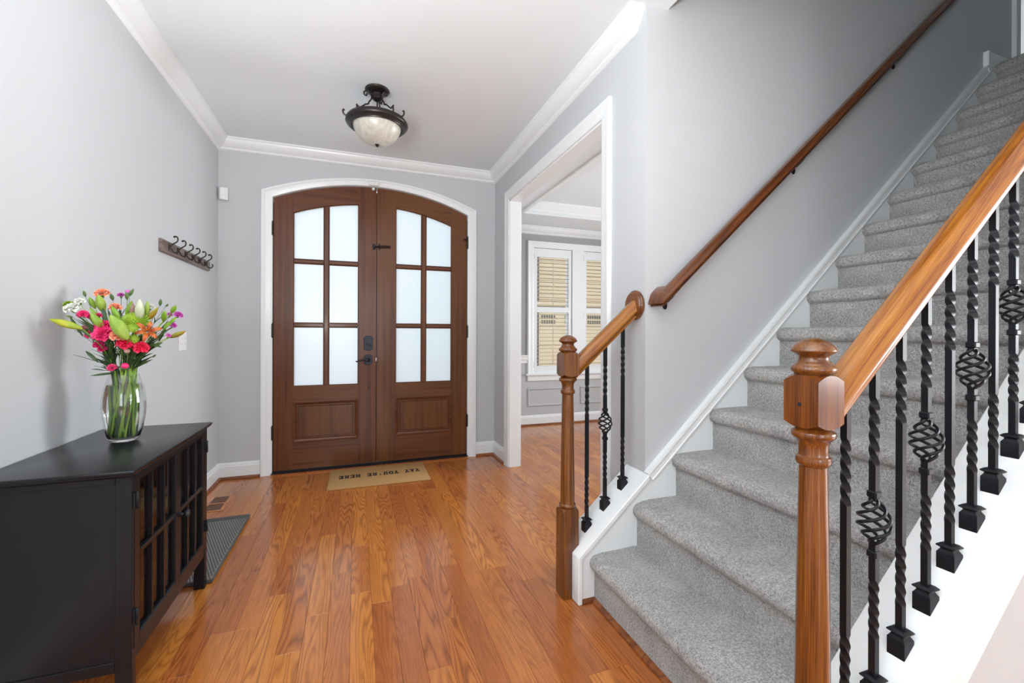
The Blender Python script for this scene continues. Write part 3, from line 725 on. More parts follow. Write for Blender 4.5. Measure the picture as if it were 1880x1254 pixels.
def shoe_mesh():
    mb = MB()
    def rg(h, z, sl=0): return [(-h, -h, z-sl*h), (h, -h, z+sl*h), (h, h, z+sl*h), (-h, h, z-sl*h)]
    rs = [rg(s_, -.001, SL), rg(s_, .0225), rg(.0150, .0265), (rg(.0125, .031)), (rg(.0125, .0335)), rg(.0185, .0375), rg(.0185, .0400), rg(.0130, .0445), rg(.0095, .0455)]
    for r in rs: mb.v += r
    for i in range(len(rs)-1):
        for q in range(4): mb.f.append((i*4+q, i*4+(q+1) % 4, (i+1)*4+(q+1) % 4, (i+1)*4+q))
    mb.f += [(3, 2, 1, 0), tuple(len(mb.v)-4+q for q in range(4))]
    return me('shoe', mb, M_iron, bevel=.0008)
m_sh = shoe_mesh()
def baluster(parent, x, y, kind):
    p = Vector((x, y, cap_z(x)))-wpos(parent)
    if kind == 0: b = put('baluster', m_tw, parent, p)
    else:
        b = put('baluster', m_b1, parent, p); put('upper_bar', m_b2, b); put('basket', m_bk, b); put('collar', m_co, b, (0, 0, .301)); put('collar', m_co, b, (0, 0, .431))
    put('shoe', m_sh, b)
def rail_zb(x): return .975+.883*(x-.94)

ra = thing('stair_railing', 'short oak and black iron stair railing ending at a round wall rosette by the doorway', 'railing', (.878, 1.737, 0), 'stair railings')
newel(ra, .8785, 1.737)
sloped_rail('handrail', ra, .905, rail_zb(.905), 1.222, .883, 1.737, M_oakx)
ro = MB().lathe([(0, 0), (.063, 0), (.0665, .004), (.0675, .009), (.0665, .014), (.063, .0175), (.0605, .0175), (.0595, .0195), (.057, .0245), (.052, .0275), (.046, .0285), (0, .0285)], (0, 0, 0), 48)
ro.xf(Matrix.Translation((XR, 1.747, 1.279)) @ Matrix.Rotation(-PI/2, 4, 'Y') @ Matrix.Diagonal((1.04, 1, 1, 1)))
obj('rosette', ro, M_oakz, ra, smooth=True, ang=35)
for i, x in enumerate((.974, 1.067, 1.160)): baluster(ra, x, 1.737, i % 2)
rb = thing('stair_railing', 'long oak and black iron stair railing in the foreground, leaving the picture at right', 'railing', (.877, .635, 0), 'stair railings')
newel(rb, .877, .635)
sloped_rail('handrail', rb, .905, rail_zb(.905), 2.0, .883, .635, M_oakx)
for i in range(11): baluster(rb, .974+.0909*i, .635, i % 2)

# ---------------------------------------------------------------- handrail on the stair wall
wr = thing('wall_handrail', 'dark oak handrail on iron brackets along the grey stair wall', 'handrail', (1.24, 1.605, 1.25))
def wz(x): return 1.295+.893*(x-1.300)
x0_, yc_, x1_, sl_ = 1.2875, 1.605, 4.05, .893
ang_ = math.atan(sl_); Mi = Matrix.Rotation(ang_, 4, 'Y'); zb0 = wz(x0_); k = len(RAILP)
def loc_(x, y, z): return tuple(Mi @ Vector((x-x0_, y-yc_, z-zb0)))
v = [loc_(x0_+a, yc_+a, zb0+sl_*a+b) for a, b in RAILP]+[loc_(x1_, yc_+a, wz(x1_)+b) for a, b in RAILP]
mb = MB().add(v, [tuple(range(k))[::-1], tuple(range(k, 2*k))]+[(i, (i+1) % k, k+(i+1) % k, k+i) for i in range(k)])
put('rail', me('rail', mb, M_oakd, smooth=True, ang=32), wr, Vector((x0_, yc_, zb0))-wpos(wr), rot=(0, -ang_, 0))
v = [(x0_+a, yc_+a, zb0+sl_*a+b) for a, b in RAILP]+[(x0_+a, YS, zb0+sl_*a+b) for a, b in RAILP]
mb = MB().add(v, [tuple(range(k))[::-1], tuple(range(k, 2*k))]+[(i, (i+1) % k, k+(i+1) % k, k+i) for i in range(k)])
obj('rail_return', mb, M_oakd, wr, org=(x0_, yc_, zb0), smooth=True, ang=32)
for i, x in enumerate((1.345, 2.16, 2.965, 3.77)):
    zb_ = wz(x)
    mb = MB().xf(Matrix())
    mb.tube([(x, YS-.004, zb_-.045), (x, YS-.025, zb_-.040), (x, 1.625, zb_-.022), (x, 1.612, zb_-.010), (x, 1.608, zb_-.003)], .0055, 10)
    br = obj('bracket', mb, M_iron, wr, smooth=True)
    obj('wall_plate', MB().prism([(x-.011, zb_-.020), (x-.011, zb_-.066), (x-.008, zb_-.074), (x, zb_-.078), (x+.008, zb_-.074), (x+.011, zb_-.066), (x+.011, zb_-.020)], 'y', YS-.007, YS), M_iron, br, bevel=.002)
    obj('saddle', MB().prism([(x-.02, zb_-.02*.893-.002), (x+.02, zb_+.02*.893-.002), (x+.02, zb_+.02*.893-.006), (x-.02, zb_-.02*.893-.006)], 'y', 1.594, 1.616), M_iron, br)

# ================================================================ black cabinet
CX0, CX1, CY0, CY1, CT = -1.0, -.630, 1.632, 2.340, .735
cb = thing('sideboard', 'black wooden cabinet with two glazed doors standing against the left wall', 'cabinet', (-.81, 1.98, 0))
top = [(0, 0), (0, -.004), (-.003, -.008), (-.003, -.012), (-.009, -.017), (-.012, -.023), (-.03, -.023), (-.03, 0)]
TX1, TY0, TY1 = CX1+.014, CY0-.026, CY1+.024
mb = MB().sweep([(CX0, TY0, CT), (CX0, TY1, CT), (TX1, TY1, CT), (TX1, TY0, CT)], (0, 0, 1), top[::-1], True)
# edge mould runs outward from the path, so build the slab as layers
mb = MB()
lay = [(0.0, CT-.023), (.002, CT-.019), (.008, CT-.016), (.008, CT-.0125), (.012, CT-.009), (.012, CT-.003), (.009, CT)]
vs_ = []
for e, z in lay: vs_ += [(CX0, TY0-e+.012, z), (TX1+e-.012, TY0-e+.012, z), (TX1+e-.012, TY1+e-.012, z), (CX0, TY1+e-.012, z)]
fs_ = [(3, 2, 1, 0), tuple(len(vs_)-4+q for q in range(4))]+[(i*4+q, i*4+(q+1) % 4, (i+1)*4+(q+1) % 4, (i+1)*4+q) for i in range(len(lay)-1) for q in range(4)]
obj('top', MB().add(vs_, fs_), M_blk, cb, bevel=.0012)
LW = .042
for x0, x1, y0, y1 in ((CX1-LW, CX1, CY0, CY0+.012+.016), (CX1-LW, CX1, CY1-.028, CY1), (CX0, CX0+LW, CY0, CY0+.028), (CX0, CX0+LW, CY1-.028, CY1)):
    obj('leg', MB().box(x0, x1, y0, y1, 0, CT-.023), M_blk, cb, bevel=.002)
for y0, y1 in ((CY0+.006, CY0+.014), (CY1-.014, CY1-.006)):
    obj('end_panel', MB().box(CX0+LW, CX1-LW, y0, y1, .15, CT-.03), M_blk, cb)
for y0, y1 in ((CY0+.001, CY0+.016), (CY1-.016, CY1-.001)):
    obj('end_rail', MB().box(CX0+LW, CX1-LW, y0, y1, .128, .161), M_blk, cb, bevel=.001)
    obj('end_rail', MB().box(CX0+LW, CX1-LW, y0, y1, .692, CT-.023), M_blk, cb, bevel=.001)
obj('back_panel', MB().box(CX0+.004, CX0+.012, CY0+.02, CY1-.02, .16, CT-.024), M_blkin, cb)
obj('bottom_shelf', MB().box(CX0+.012, CX1-.03, CY0+.016, CY1-.016, .165, .183), M_blkin, cb)
obj('shelf', MB().box(CX0+.012, CX1-.06, CY0+.016, CY1-.016, .452, .466), M_blkin, cb)
obj('apron', MB().prism([(CY0+.028, .181), (CY1-.028, .181), (CY1-.028, .146), (CY0+.028, .146)], 'x', CX1-.018, CX1-.002), M_blk, cb, bevel=.001)
obj('top_rail', MB().box(CX1-.018, CX1-.002, CY0+.028, CY1-.028, .700, CT-.023), M_blkin, cb)
YM = 1.992
def cab_door(y0, y1, gy0, gy1, hinge_y, knob):
    X0, X1 = CX1-.017, CX1+.002
    d = obj('door', MB().box(X0, X1, y0, gy0, .184, .709).box(X0, X1, gy1, y1, .184, .709).box(X0, X1, gy0, gy1, .184, .212).box(X0, X1, gy0, gy1, .688, .709), M_blk, cb, org=(CX1, y0, .184), bevel=.0015)
    obj('inner_bead', MB().sweep([(X1, gy0, .212), (X1, gy1, .212), (X1, gy1, .688), (X1, gy0, .688)], (1, 0, 0), [(0, .0005), (.0045, -.004), (.0045, -.014), (0, -.014)], True), M_blk, d)
    cols = [gy0+(gy1-gy0)*i/3 for i in range(4)]
    for c in cols[1:3]:
        obj('muntin', MB().box(X0+.004, X1-.002, c-.006, c+.006, .212, .688), M_blk, d, bevel=.0015)
    obj('crossbar', MB().box(X0+.003, X1-.001, gy0, gy1, .455, .471), M_blk, d, bevel=.0015)
    for i in range(3):
        for a, b in ((.212, .455), (.471, .688)):
            obj('pane', MB().box(X0+.003, X0+.006, cols[i]+(.006 if i else 0), cols[i+1]-(.006 if i < 2 else 0), a, b), M_cabglass, d)
    for hz in (.265, .618):
        mb = MB().box(X1-.001, X1+.004, hinge_y-.008, hinge_y+.008, hz-.006, hz+.042)
        mb.tube([(X1+.006, hinge_y, hz-.008), (X1+.006, hinge_y, hz+.044)], .0042, 8)
        obj('hinge', mb, M_iron, d, bevel=.0005)
    if knob:
        pr = [(.0, 0), (.011, 0), (.011, .003), (.006, .006), (.0055, .013), (.010, .017), (.0145, .021), (.0155, .026), (.013, .030), (.006, .032), (0, .0325)]
        obj('knob', MB().lathe(pr, (0, 0, 0), 20).xf(Matrix.Translation((X1, knob, .452)) @ Matrix.Rotation(PI/2, 4, 'Y')), M_lock, d, smooth=True, ang=50)
cab_door(CY0+.012, YM-.001, 1.679, 1.970, CY0+.010, None)
cab_door(YM+.001, CY1-.032, 2.013, 2.279, CY1-.030, 2.006)

# ================================================================ vase, water and flowers
VX, VY = -.822, 2.062
outer = [(.0, 0), (.036, 0), (.043, .004), (.048, .015), (.056, .045), (.0635, .09), (.066, .125), (.0645, .16), (.058, .20), (.049, .232), (.0435, .250)]
inner = [(.0415, .250), (.047, .231), (.056, .199), (.0620, .16), (.0635, .125), (.061, .09), (.0535, .047), (.045, .018), (.038, .012), (0, .012)]
va = obj('vase', MB().lathe(outer+inner, (VX, VY, CT+.0005), 56), M_vase, None, org=(VX, VY, CT), smooth=True, ang=60)
va['label'] = 'clear rounded glass vase holding the bouquet on the black cabinet'; va['category'] = 'vase'
wi = [(0, .0135), (.036, .0135), (.0435, .0195), (.0515, .048), (.059, .09), (.0615, .125), (.060, .16), (.054, .199), (.0505, .213), (0, .213)]
wa = obj('water', MB().lathe(wi, (VX, VY, CT+.0005), 48), M_water, None, org=(VX, VY, CT), smooth=True, ang=60)
wa['label'] = 'clear water filling the glass vase round the cut stems'; wa['category'] = 'water'; wa['kind'] = 'stuff'
random.seed(21)
def orient(d, p):
    d = Vector(d).normalized(); q = d.to_track_quat('Z', 'Y'); return Matrix.Translation(p) @ q.to_matrix().to_4x4()
def carnation(r, layers=5):
    """fringed petals in nested, gently waved rings forming a low cushion"""
    mb = MB(); n = 72
    tl = (-.10, .16, .42, .80, 1.15); sz = (1, .90, .74, .54, .34)
    for l in range(5):
        R_ = r*sz[l]; ph = random.random()*6; kk = (5, 6, 5, 4, 3)[l]; rows = 4; base_i = len(mb.v)
        for j in range(rows+1):
            s_ = j/rows
            for i in range(n):
                a = 2*PI*i/n
                wave = (math.sin(a*kk+ph)*.16+math.sin(a*kk*2.3+ph*2)*.10)*s_*s_
                tooth = .045*(1 if i % 2 else -1)*(j == rows)
                lobe = 1-.07*abs(math.sin(a*kk/2+ph))**4*s_
                rr = R_*s_*(lobe+tooth); ang = tl[l]*(.35+.65*s_)+wave
                mb.v.append((rr*math.cos(ang)*math.cos(a), rr*math.cos(ang)*math.sin(a), rr*math.sin(ang)+r*.09*l))
        for j in range(rows):
            for i in range(n): mb.f.append((base_i+j*n+i, base_i+j*n+(i+1) % n, base_i+(j+1)*n+(i+1) % n, base_i+(j+1)*n+i))
    return mb
def stem_path(p, d, seed):
    """from inside the vase through its neck and out to the flower"""
    rnd = random.Random(seed); a = rnd.random()*2*PI
    ob = Vector(p)-Vector((VX, VY, CT+.25)); hd = Vector((ob.x, ob.y, 0)); hd = hd.normalized() if hd.length > 1e-4 else Vector((1, 0, 0))
    rn = min(.036, .012+ob.length*.14)*rnd.uniform(.6, 1.0)
    neck = Vector((VX, VY, CT+.247))+hd*rn
    a2 = math.atan2(hd.y, hd.x)+rnd.uniform(-1.9, 1.9); rb_ = rnd.uniform(.012, .039)
    bot = Vector((VX+rb_*math.cos(a2), VY+rb_*math.sin(a2), CT+.018))
    e = Vector(p)-Vector(d).normalized()*(.012 if seed < 300 else -.001)
    pts = []
    for i in range(9): pts.append(bot.lerp(neck, i/8)+Vector((math.sin(i*1.3+a), math.cos(i*1.7+a), 0))*.0014*(i < 8))
    m1 = neck+(neck-bot).normalized()*(e-neck).length*.45
    for i in range(1, 13):
        t = i/12; pts.append(neck*(1-t)**2+m1*2*t*(1-t)+e*t*t)
    return pts
def pods(mb, pts, n=3):
    return mb
def flower(name, label, p, d, seed, r0, stem_m, group, cat):
    base_ = Vector((VX, VY, CT+.013))
    t = thing(name, label, cat, tuple(base_), group)
    pts = stem_path(p, d, seed); k = len(pts)
    obj('stem', MB().tube(pts, [r0*(2.1 if i < 7 else 1.7-.25*(i-7) if i < 10 else 1.0-.02*i) for i in range(k)], 7), stem_m, t, smooth=True)
    # narrow leaves along the upper half of the stem
    rnd = random.Random(seed+99); mb = MB()
    for q in range(rnd.choice((4, 5, 6))):
        i = rnd.randint(10, k-4); o_ = pts[i]; dr_ = (pts[i+1]-pts[i]).normalized()
        sd = Vector((rnd.uniform(-1, 1), rnd.uniform(-1, 1), rnd.uniform(-.1, .3))); ln = rnd.uniform(.035, .075); wd = rnd.uniform(.0022, .0058)
        side = dr_.cross(sd).normalized(); rows = 6; b0 = len(mb.v)
        for j in range(rows+1):
            s = j/rows; c = o_+dr_*ln*s*.85+sd.normalized()*ln*.55*s*s; w3 = wd*math.sin(PI*min(1, .12+s*.88))**.8
            mb.v += [tuple(c-side*w3), tuple(c+Vector((0, 0, -.001))), tuple(c+side*w3)]
        for j in range(rows):
            for z in (0, 1): mb.f.append((b0+j*3+z, b0+j*3+z+1, b0+j*3+z+4, b0+j*3+z+3))
    obj('leaves', mb, M_leaf, t, smooth=True)
    return t
NAMES = {'pink': 'hot pink', 'red': 'crimson', 'coral': 'coral and cream', 'mag': 'magenta', 'white': 'white', 'lime': 'lime green', 'rose': 'dusky rose', 'pale': 'pale pink'}
FL = [
('carn','pink',(-0.862,2.005,1.168),0.052),
('carn','pink',(-0.852,1.985,1.137),0.067),
('carn','pink',(-0.901,2.015,1.136),0.038),
('carn','pink',(-0.908,1.980,1.208),0.035),
('carn','pink',(-0.911,2.025,1.203),0.026),
('carn','pink',(-0.888,2.035,1.206),0.024),
('carn','red',(-0.783,1.975,1.106),0.056),
('carn','red',(-0.746,1.995,1.089),0.052),
('carn','pink',(-0.879,2.015,1.099),0.034),
('carn','pink',(-0.868,2.015,1.083),0.028),
('carn','pink',(-0.836,2.005,1.016),0.030),
('bud','pink',(-0.793,1.995,1.017),0.024),
('bud','rose',(-0.926,2.035,1.154),0.022),
('carn','coral',(-0.899,2.085,1.291),0.048),
('carn','coral',(-0.847,2.055,1.238),0.041),
('carn','coral',(-0.801,1.965,1.133),0.049),
('bud','pale',(-0.783,1.985,1.073),0.020),
('carn','mag',(-0.846,2.095,1.287),0.024),
('bud','mag',(-0.825,2.095,1.295),0.018),
('carn','mag',(-0.656,2.075,1.214),0.033),
('carn','mag',(-0.667,2.055,1.172),0.026),
('carn','mag',(-0.675,2.035,1.133),0.019),
('carn','mag',(-0.687,2.085,1.215),0.020),
('carn','white',(-0.957,2.020,1.230),0.048),
('carn','white',(-0.940,2.030,1.256),0.033),
('carn','white',(-0.755,2.105,1.245),0.025),
('carn','lime',(-0.975,2.040,1.244),0.034),
('mum','lime',(-0.777,2.025,1.184),0.097),
('mum','lime',(-0.758,1.965,1.159),0.038),
('mum','lime',(-0.760,1.975,1.121),0.038),
]
FLAB = [
 'hot pink carnation just above the largest one in the bouquet', 'largest hot pink carnation at the front left of the bouquet', 'hot pink carnation touching the left of the largest one',
 'hot pink carnation under the white flowers at far left', 'hot pink carnation right beside the one under the white flowers', 'small hot pink carnation behind the tall light green lily bud',
 'crimson carnation at the front centre below the big lily bud', 'ragged crimson carnation tilted to the right below the orange lily', 'pink carnation hanging low at left, upper of two together',
 'pink carnation hanging low at left, lower of two together', 'small bright pink carnation nearest the vase rim at left', 'round hot pink bud just above the middle of the vase rim',
 'dusky rose bud at the tip of the long yellow green lily bud', 'coral carnation standing topmost in the bouquet', 'coral carnation half hidden behind the leaves in upper middle', 'coral and cream carnation under the biggest lily bud',
 'pale pink bud low in the middle among the stems', 'small magenta carnation at the top centre', 'magenta bud at the top beside a green bud', 'magenta carnation furthest right in the bouquet',
 'magenta carnation below the furthest right one', 'tiny magenta bloom beside the orange green lily bud', 'small faded magenta bloom left of the furthest right one',
 'large white flower furthest left in the bouquet', 'small white flower behind the large white one', 'small white flower behind the lily buds at right', 'pale lime flower at the far left edge',
 'wide lime green chrysanthemum in the middle of the bouquet', 'small lime green chrysanthemum button left of the orange lily', 'lowest lime green chrysanthemum button above the crimson carnations']
cen = Vector((VX, VY, CT+.22))
def calyx(r, h):
    return [(0, -h), (r*.35, -h*.95), (r*.75, -h*.6), (r*.9, -h*.25), (r*1.15, h*.02), (r*.9, h*.05), (0, h*.02)]
for i, (kd, col, p, size) in enumerate(FL):
    p = Vector(p); d = (p-cen).normalized()*.55+Vector((.12, -.42, .42)); d.normalize()
    if kd == 'mum': d = Vector((.1, -.75, .75)).normalized() if size > .06 else Vector((.1, -.95, .2)).normalized()
    nm = {'carn': 'carnation', 'bud': 'carnation_bud', 'mum': 'chrysanthemum'}[kd]
    t = flower(nm, FLAB[i], p, d, 100+i, .0016 if kd != 'mum' else .0024, M_stemd if i % 3 else M_stem, 'flowers in the glass vase', 'flower')
    M4 = orient(d, p); r = size/2
    if kd == 'carn':
        obj('bloom', carnation(r*1.06).xf(M4), PET[col], t, smooth=True, ang=70)
        obj('calyx', MB().lathe(calyx(max(.0045, r*.30), max(.014, r*.75)), (0, 0, -.001), 10).xf(M4), M_calyx, t, smooth=True)
    elif kd == 'bud':
        obj('bloom', MB().lathe([(0, -.002), (r*.6, 0), (r*.95, r*.5), (r*.8, r*1.1), (r*.4, r*1.4), (0, r*1.45)], (0, 0, 0), 14).xf(M4), PET[col], t, smooth=True)
        obj('calyx', MB().lathe(calyx(r*.75, .020), (0, 0, .002), 10).xf(M4), M_calyx, t, smooth=True)
    else:
        mb = MB(); npet = 150 if r > .03 else 60
        for q in range(npet):
            f = (q+.5)/npet; a = q*2.39996; el = math.acos(1-f*1.0); rr = r
            dx = Vector((math.sin(el)*math.cos(a), math.sin(el)*math.sin(a), math.cos(el)*.42))
            s_d = Vector((-math.sin(a), math.cos(a), 0))*r*.055
            b0 = dx*rr*.45; b1 = dx*rr*.9; b2 = dx*rr*(.98+.05*random.random())+Vector((0, 0, r*.03))
            mb.add([b0-s_d*.6, b0+s_d*.6, b1+s_d, b2, b1-s_d], [(0, 1, 2, 3, 4)])
        mb.lathe([(0, -.3*r), (r*.4, -.2*r), (r*.62, 0), (r*.5, r*.16), (0, r*.3)], (0, 0, 0), 14)
        obj('bloom', mb.xf(M4), PET['lime'], t)
        obj('calyx', MB().lathe(calyx(r*.35, r*.5+.004), (0, 0, -.2*r), 10).xf(M4), M_calyx, t, smooth=True)
BL = [
('ygreen',(-0.905,1.970,1.157),(-0.971,1.950,1.184),0.034),
('ogreen',(-0.677,2.055,1.125),(-0.627,2.035,1.146),0.026),
('lgreen',(-0.860,2.005,1.156),(-0.884,1.985,1.205),0.043),
('lgreen',(-0.771,1.955,1.119),(-0.805,1.935,1.193),0.068),
('green',(-0.816,2.005,1.192),(-0.826,1.985,1.232),0.026),
('wgreen',(-0.764,2.035,1.190),(-0.757,2.015,1.257),0.048),
('lgreen',(-0.756,2.065,1.194),(-0.745,2.045,1.254),0.026),
('ogreen',(-0.746,2.055,1.192),(-0.713,2.035,1.233),0.025),
('mauve',(-0.803,2.065,1.204),(-0.794,2.045,1.254),0.034),
('green',(-0.919,2.085,1.233),(-0.926,2.065,1.268),0.025),
('lgreen',(-0.891,2.075,1.220),(-0.896,2.055,1.275),0.040),
('green',(-0.698,2.055,1.188),(-0.687,2.035,1.222),0.025),
('green',(-0.679,2.075,1.221),(-0.660,2.055,1.246),0.024),
('sgreen',(-0.719,2.085,1.249),(-0.710,2.065,1.270),0.016),
('sgreen',(-0.701,2.085,1.246),(-0.687,2.065,1.253),0.010),
('sgreen',(-0.953,2.095,1.278),(-0.949,2.075,1.295),0.014),
('sgreen',(-0.870,2.095,1.266),(-0.868,2.075,1.286),0.017),
('sgreen',(-0.824,2.105,1.285),(-0.805,2.085,1.308),0.016),
('sgreen',(-0.936,1.980,1.197),(-0.942,1.960,1.200),0.011),
('sgreen',(-0.721,2.025,1.051),(-0.705,2.005,1.060),0.010),
('sgreen',(-0.827,2.095,1.270),(-0.821,2.075,1.294),0.016),
]
BLAB = ['long yellow green lily bud pointing out to the far left', 'orange green lily bud pointing out to the right over the wall socket', 'light green lily bud standing behind the upper hot pink carnation', 'biggest pale green lily bud, front and centre of the bouquet',
 'small bright green bud above the biggest lily bud', 'tall white green lily bud rising behind the lime chrysanthemum', 'slim light green bud right of the tall white green one', 'orange green lily bud leaning right behind the orange lily', 'dull mauve bud left of the tall white green one',
 'green bud in the upper left of the bouquet', 'broad light green bud below the topmost coral carnation', 'green bud in the right part left of the faded magenta bloom', 'green bud near the upper right edge of the bouquet',
 'small green bud high on the right side', 'tiny green bud right of the small high one', 'small green bud highest at the left side', 'small green bud left of the small magenta carnation on top', 'small green bud at the very top right of centre',
 'small green bud out at the left above the yellow green bud', 'tiny green bud low on the right just above the vase', 'small green bud under the magenta bud on top']
for i, (col, p0, p1, wd) in enumerate(BL):
    p0, p1 = Vector(p0), Vector(p1); d = p1-p0; ln = d.length*1.18; r = wd/2*(.64 if wd > .04 else .74)
    t = flower('lily_bud' if col != 'sgreen' else 'carnation_bud', BLAB[i], p0, d, 300+i, .0020 if col != 'sgreen' else .0011, M_stem if col != 'sgreen' else M_stemd, 'buds in the glass vase', 'flower bud')
    mb = MB(); nn = 18; rows = 12; b0 = 0
    for j in range(rows+1):
        s = j/rows; rad = r*math.sin(PI*(.07+.93*s))**.78 if j < rows else 0.0004
        for q in range(nn):
            a = 2*PI*q/nn; g = 1-.17*abs(math.cos(a*1.5))**8
            mb.v.append((rad*g*math.cos(a), rad*g*math.sin(a), ln*s))
    for j in range(rows):
        for q in range(nn): mb.f.append((j*nn+q, j*nn+(q+1) % nn, (j+1)*nn+(q+1) % nn, (j+1)*nn+q))
    mb.f += [tuple(range(nn))[::-1], tuple(rows*nn+q for q in range(nn))]
    obj('bud', mb.xf(orient(d, p0)), BUD[col], t, smooth=True, ang=60)
# open orange lily
lp = Vector((-.728, 2.0, 1.146)); ld = Vector((.35, -.85, .3)).normalized()
t = flower('lily', 'open orange lily with curled petals at the right of the bouquet', lp, ld, 77, .0024, M_stem, 'flowers in the glass vase', 'flower')
M4 = orient(ld, lp)
for q in range(6):
    a = q*PI/3+.25; ln = .036 if q % 2 else .042; mb = MB(); rows = 8
    for j in range(rows+1):
        s = j/rows; rr = .004+ln*s; z = .020*math.sin(s*PI*.62)-.012*s*s; w3 = .0078*math.sin(PI*min(1, .1+.9*s))**.7
        c = Vector((rr*math.cos(a), rr*math.sin(a), z)); sd = Vector((-math.sin(a), math.cos(a), 0))
        mb.v += [tuple(c-sd*w3+Vector((0, 0, .003*s))), tuple(c), tuple(c+sd*w3+Vector((0, 0, .003*s)))]
    for j in range(rows):
        for z in (0, 1): mb.f.append((j*3+z, j*3+z+1, j*3+z+4, j*3+z+3))
    obj('petal', mb.xf(M4), M_lily, t, smooth=True)
for q in range(6):
    a = q*PI/3+.6; e = Vector((.013*math.cos(a), .013*math.sin(a), .032))
    obj('stamen', MB().tube([(0, 0, .004), e*.6, e], .0007, 5).tube([e-Vector((.003, 0, 0)), e+Vector((.003, 0, 0))], .0014, 6).xf(M4), M_stamen, t)
# leafy greens and foliage sprays
LV = [((-.885, 2.03, 1.035), (-.918, 2.02, 1.077), .012), ((-.735, 2.04, 1.098), (-.690, 2.02, 1.088), .012), ((-.865, 2.03, 1.003), (-.897, 2.01, 1.010), .004), ((-.858, 2.02, .990), (-.886, 2.0, .986), .004),
      ((-.812, 2.05, 1.21), (-.788, 2.04, 1.264), .012), ((-.765, 2.04, 1.02), (-.722, 2.03, 1.054), .007), ((-.675, 2.04, 1.17), (-.645, 2.03, 1.205), .011), ((-.885, 2.04, 1.19), (-.912, 2.03, 1.235), .013),
      ((-.865, 2.05, 1.16), (-.878, 2.04, 1.235), .016), ((-.700, 2.06, 1.15), (-.672, 2.05, 1.188), .012), ((-.83, 2.07, 1.16), (-.835, 2.06, 1.232), .014), ((-.72, 2.08, 1.11), (-.69, 2.06, 1.16), .012), ((-.925, 2.02, 1.13), (-.955, 2.0, 1.205), .010)]
LLAB = ['dark green leaf blade hanging out low at the left', 'dark green leaf blade reaching right below the lily bud', 'thin upper leaf spike just above the vase rim at left', 'thin lower leaf spike just above the vase rim at left', 'green leaf behind the mauve bud',
        'dark leaf tuft low on the right', 'green leaf beside the furthest right magenta carnation', 'green leaf at the left behind the hot pink carnations', 'broad dark leaf behind the light green lily bud', 'leaf under the right green buds', 'upright dark leaf in the upper middle', 'dark leaf behind the orange green lily bud', 'slender leaf under the white flowers']
for i, (a, b, wd) in enumerate(LV):
    a, b = Vector(a), Vector(b)
    t = flower('foliage_spray', LLAB[i], a, b-a, 500+i, .0014, M_stemd, 'greenery in the glass vase', 'foliage')
    dr_ = b-a; side = dr_.cross(Vector((.1, -1, .2))).normalized(); mb = MB(); rows = 8
    for j in range(rows+1):
        s = j/rows; c = a+dr_*s+Vector((0, -.004, .003))*math.sin(PI*s); w3 = wd*.5*math.sin(PI*min(1, .08+.92*s))**.8
        mb.v += [tuple(c-side*w3+Vector((0, -.002, 0))), tuple(c), tuple(c+side*w3+Vector((0, -.002, 0)))]
    for j in range(rows):
        for z in (0, 1): mb.f.append((j*3+z, j*3+z+1, j*3+z+4, j*3+z+3))
    obj('leaf', mb, BUD['green'] if i in (4, 6, 7, 9) else M_leaf, t, smooth=True)

def smooth_path(P, n=4):
    P = [Vector(p) for p in P]; out = []
    for i in range(len(P)-1):
        a, b, c, d = P[max(i-1, 0)], P[i], P[i+1], P[min(i+2, len(P)-1)]
        for j in range(n):
            t = j/n; out.append(.5*((2*b)+(c-a)*t+(2*a-5*b+4*c-d)*t*t+(3*b-a-3*c+d)*t**3))
    return out+[P[-1]]

# ================================================================ ceiling light
LX, LY = .122, 2.85
lt = thing('ceiling_light', 'dark bronze semi flush ceiling light with an alabaster glass bowl', 'ceiling light', (LX, LY, ZC))
C_ = (LX, LY, 0)
obj('canopy', MB().lathe([(0, ZC), (.072, ZC), (.074, ZC-.006), (.070, ZC-.013), (.058, ZC-.020), (.040, ZC-.026), (.022, ZC-.030), (0, ZC-.030)][::-1], C_, 40), M_bronze, lt, smooth=True)
obj('socket_cluster', MB().lathe([(0, 2.575), (.012, 2.577), (.020, 2.583), (.030, 2.590), (.031, 2.600), (.034, 2.603), (.034, 2.612), (.031, 2.615), (.032, 2.622), (.024, 2.626), (0, 2.626)], C_, 24), M_bronze, lt, smooth=True, ang=30)
obj('stem', MB().tube([(LX, LY, 2.44), (LX, LY, 2.58)], .005, 10), M_bronze, lt, smooth=True)
dz_ = -.034
ring = [(.146, 2.450), (.150, 2.446), (.158, 2.446), (.160, 2.450), (.168, 2.451), (.172, 2.457), (.181, 2.462), (.1855, 2.470), (.1855, 2.478), (.182, 2.486), (.178, 2.488), (.176, 2.494), (.165, 2.497), (.09, 2.499), (.03, 2.500), (.03, 2.496), (.09, 2.494), (.144, 2.489), (.146, 2.480)]
mb = MB(); n = 72; k = len(ring)
for i in range(n):
    a = 2*PI*i/n
    for r, z in ring: mb.v.append((LX+r*math.cos(a), LY+r*math.sin(a), z+dz_))
for i in range(n):
    for q in range(k): mb.f.append((i*k+q, ((i+1) % n)*k+q, ((i+1) % n)*k+(q+1) % k, i*k+(q+1) % k))
obj('rim', mb, M_bronze, lt, smooth=True, ang=40)
bowl = [(.1450, 2.435), (.1455, 2.430), (.1435, 2.416), (.137, 2.396), (.126, 2.374), (.108, 2.350), (.084, 2.330), (.055, 2.317), (.028, 2.311), (0, 2.310)]
bi = [(0, 2.314), (.028, 2.315), (.054, 2.321), (.082, 2.334), (.105, 2.353), (.122, 2.377), (.133, 2.397), (.1395, 2.417), (.141, 2.435)]
obj('glass_bowl', MB().lathe(bowl+bi, C_, 56), M_alab, lt, smooth=True, ang=60)
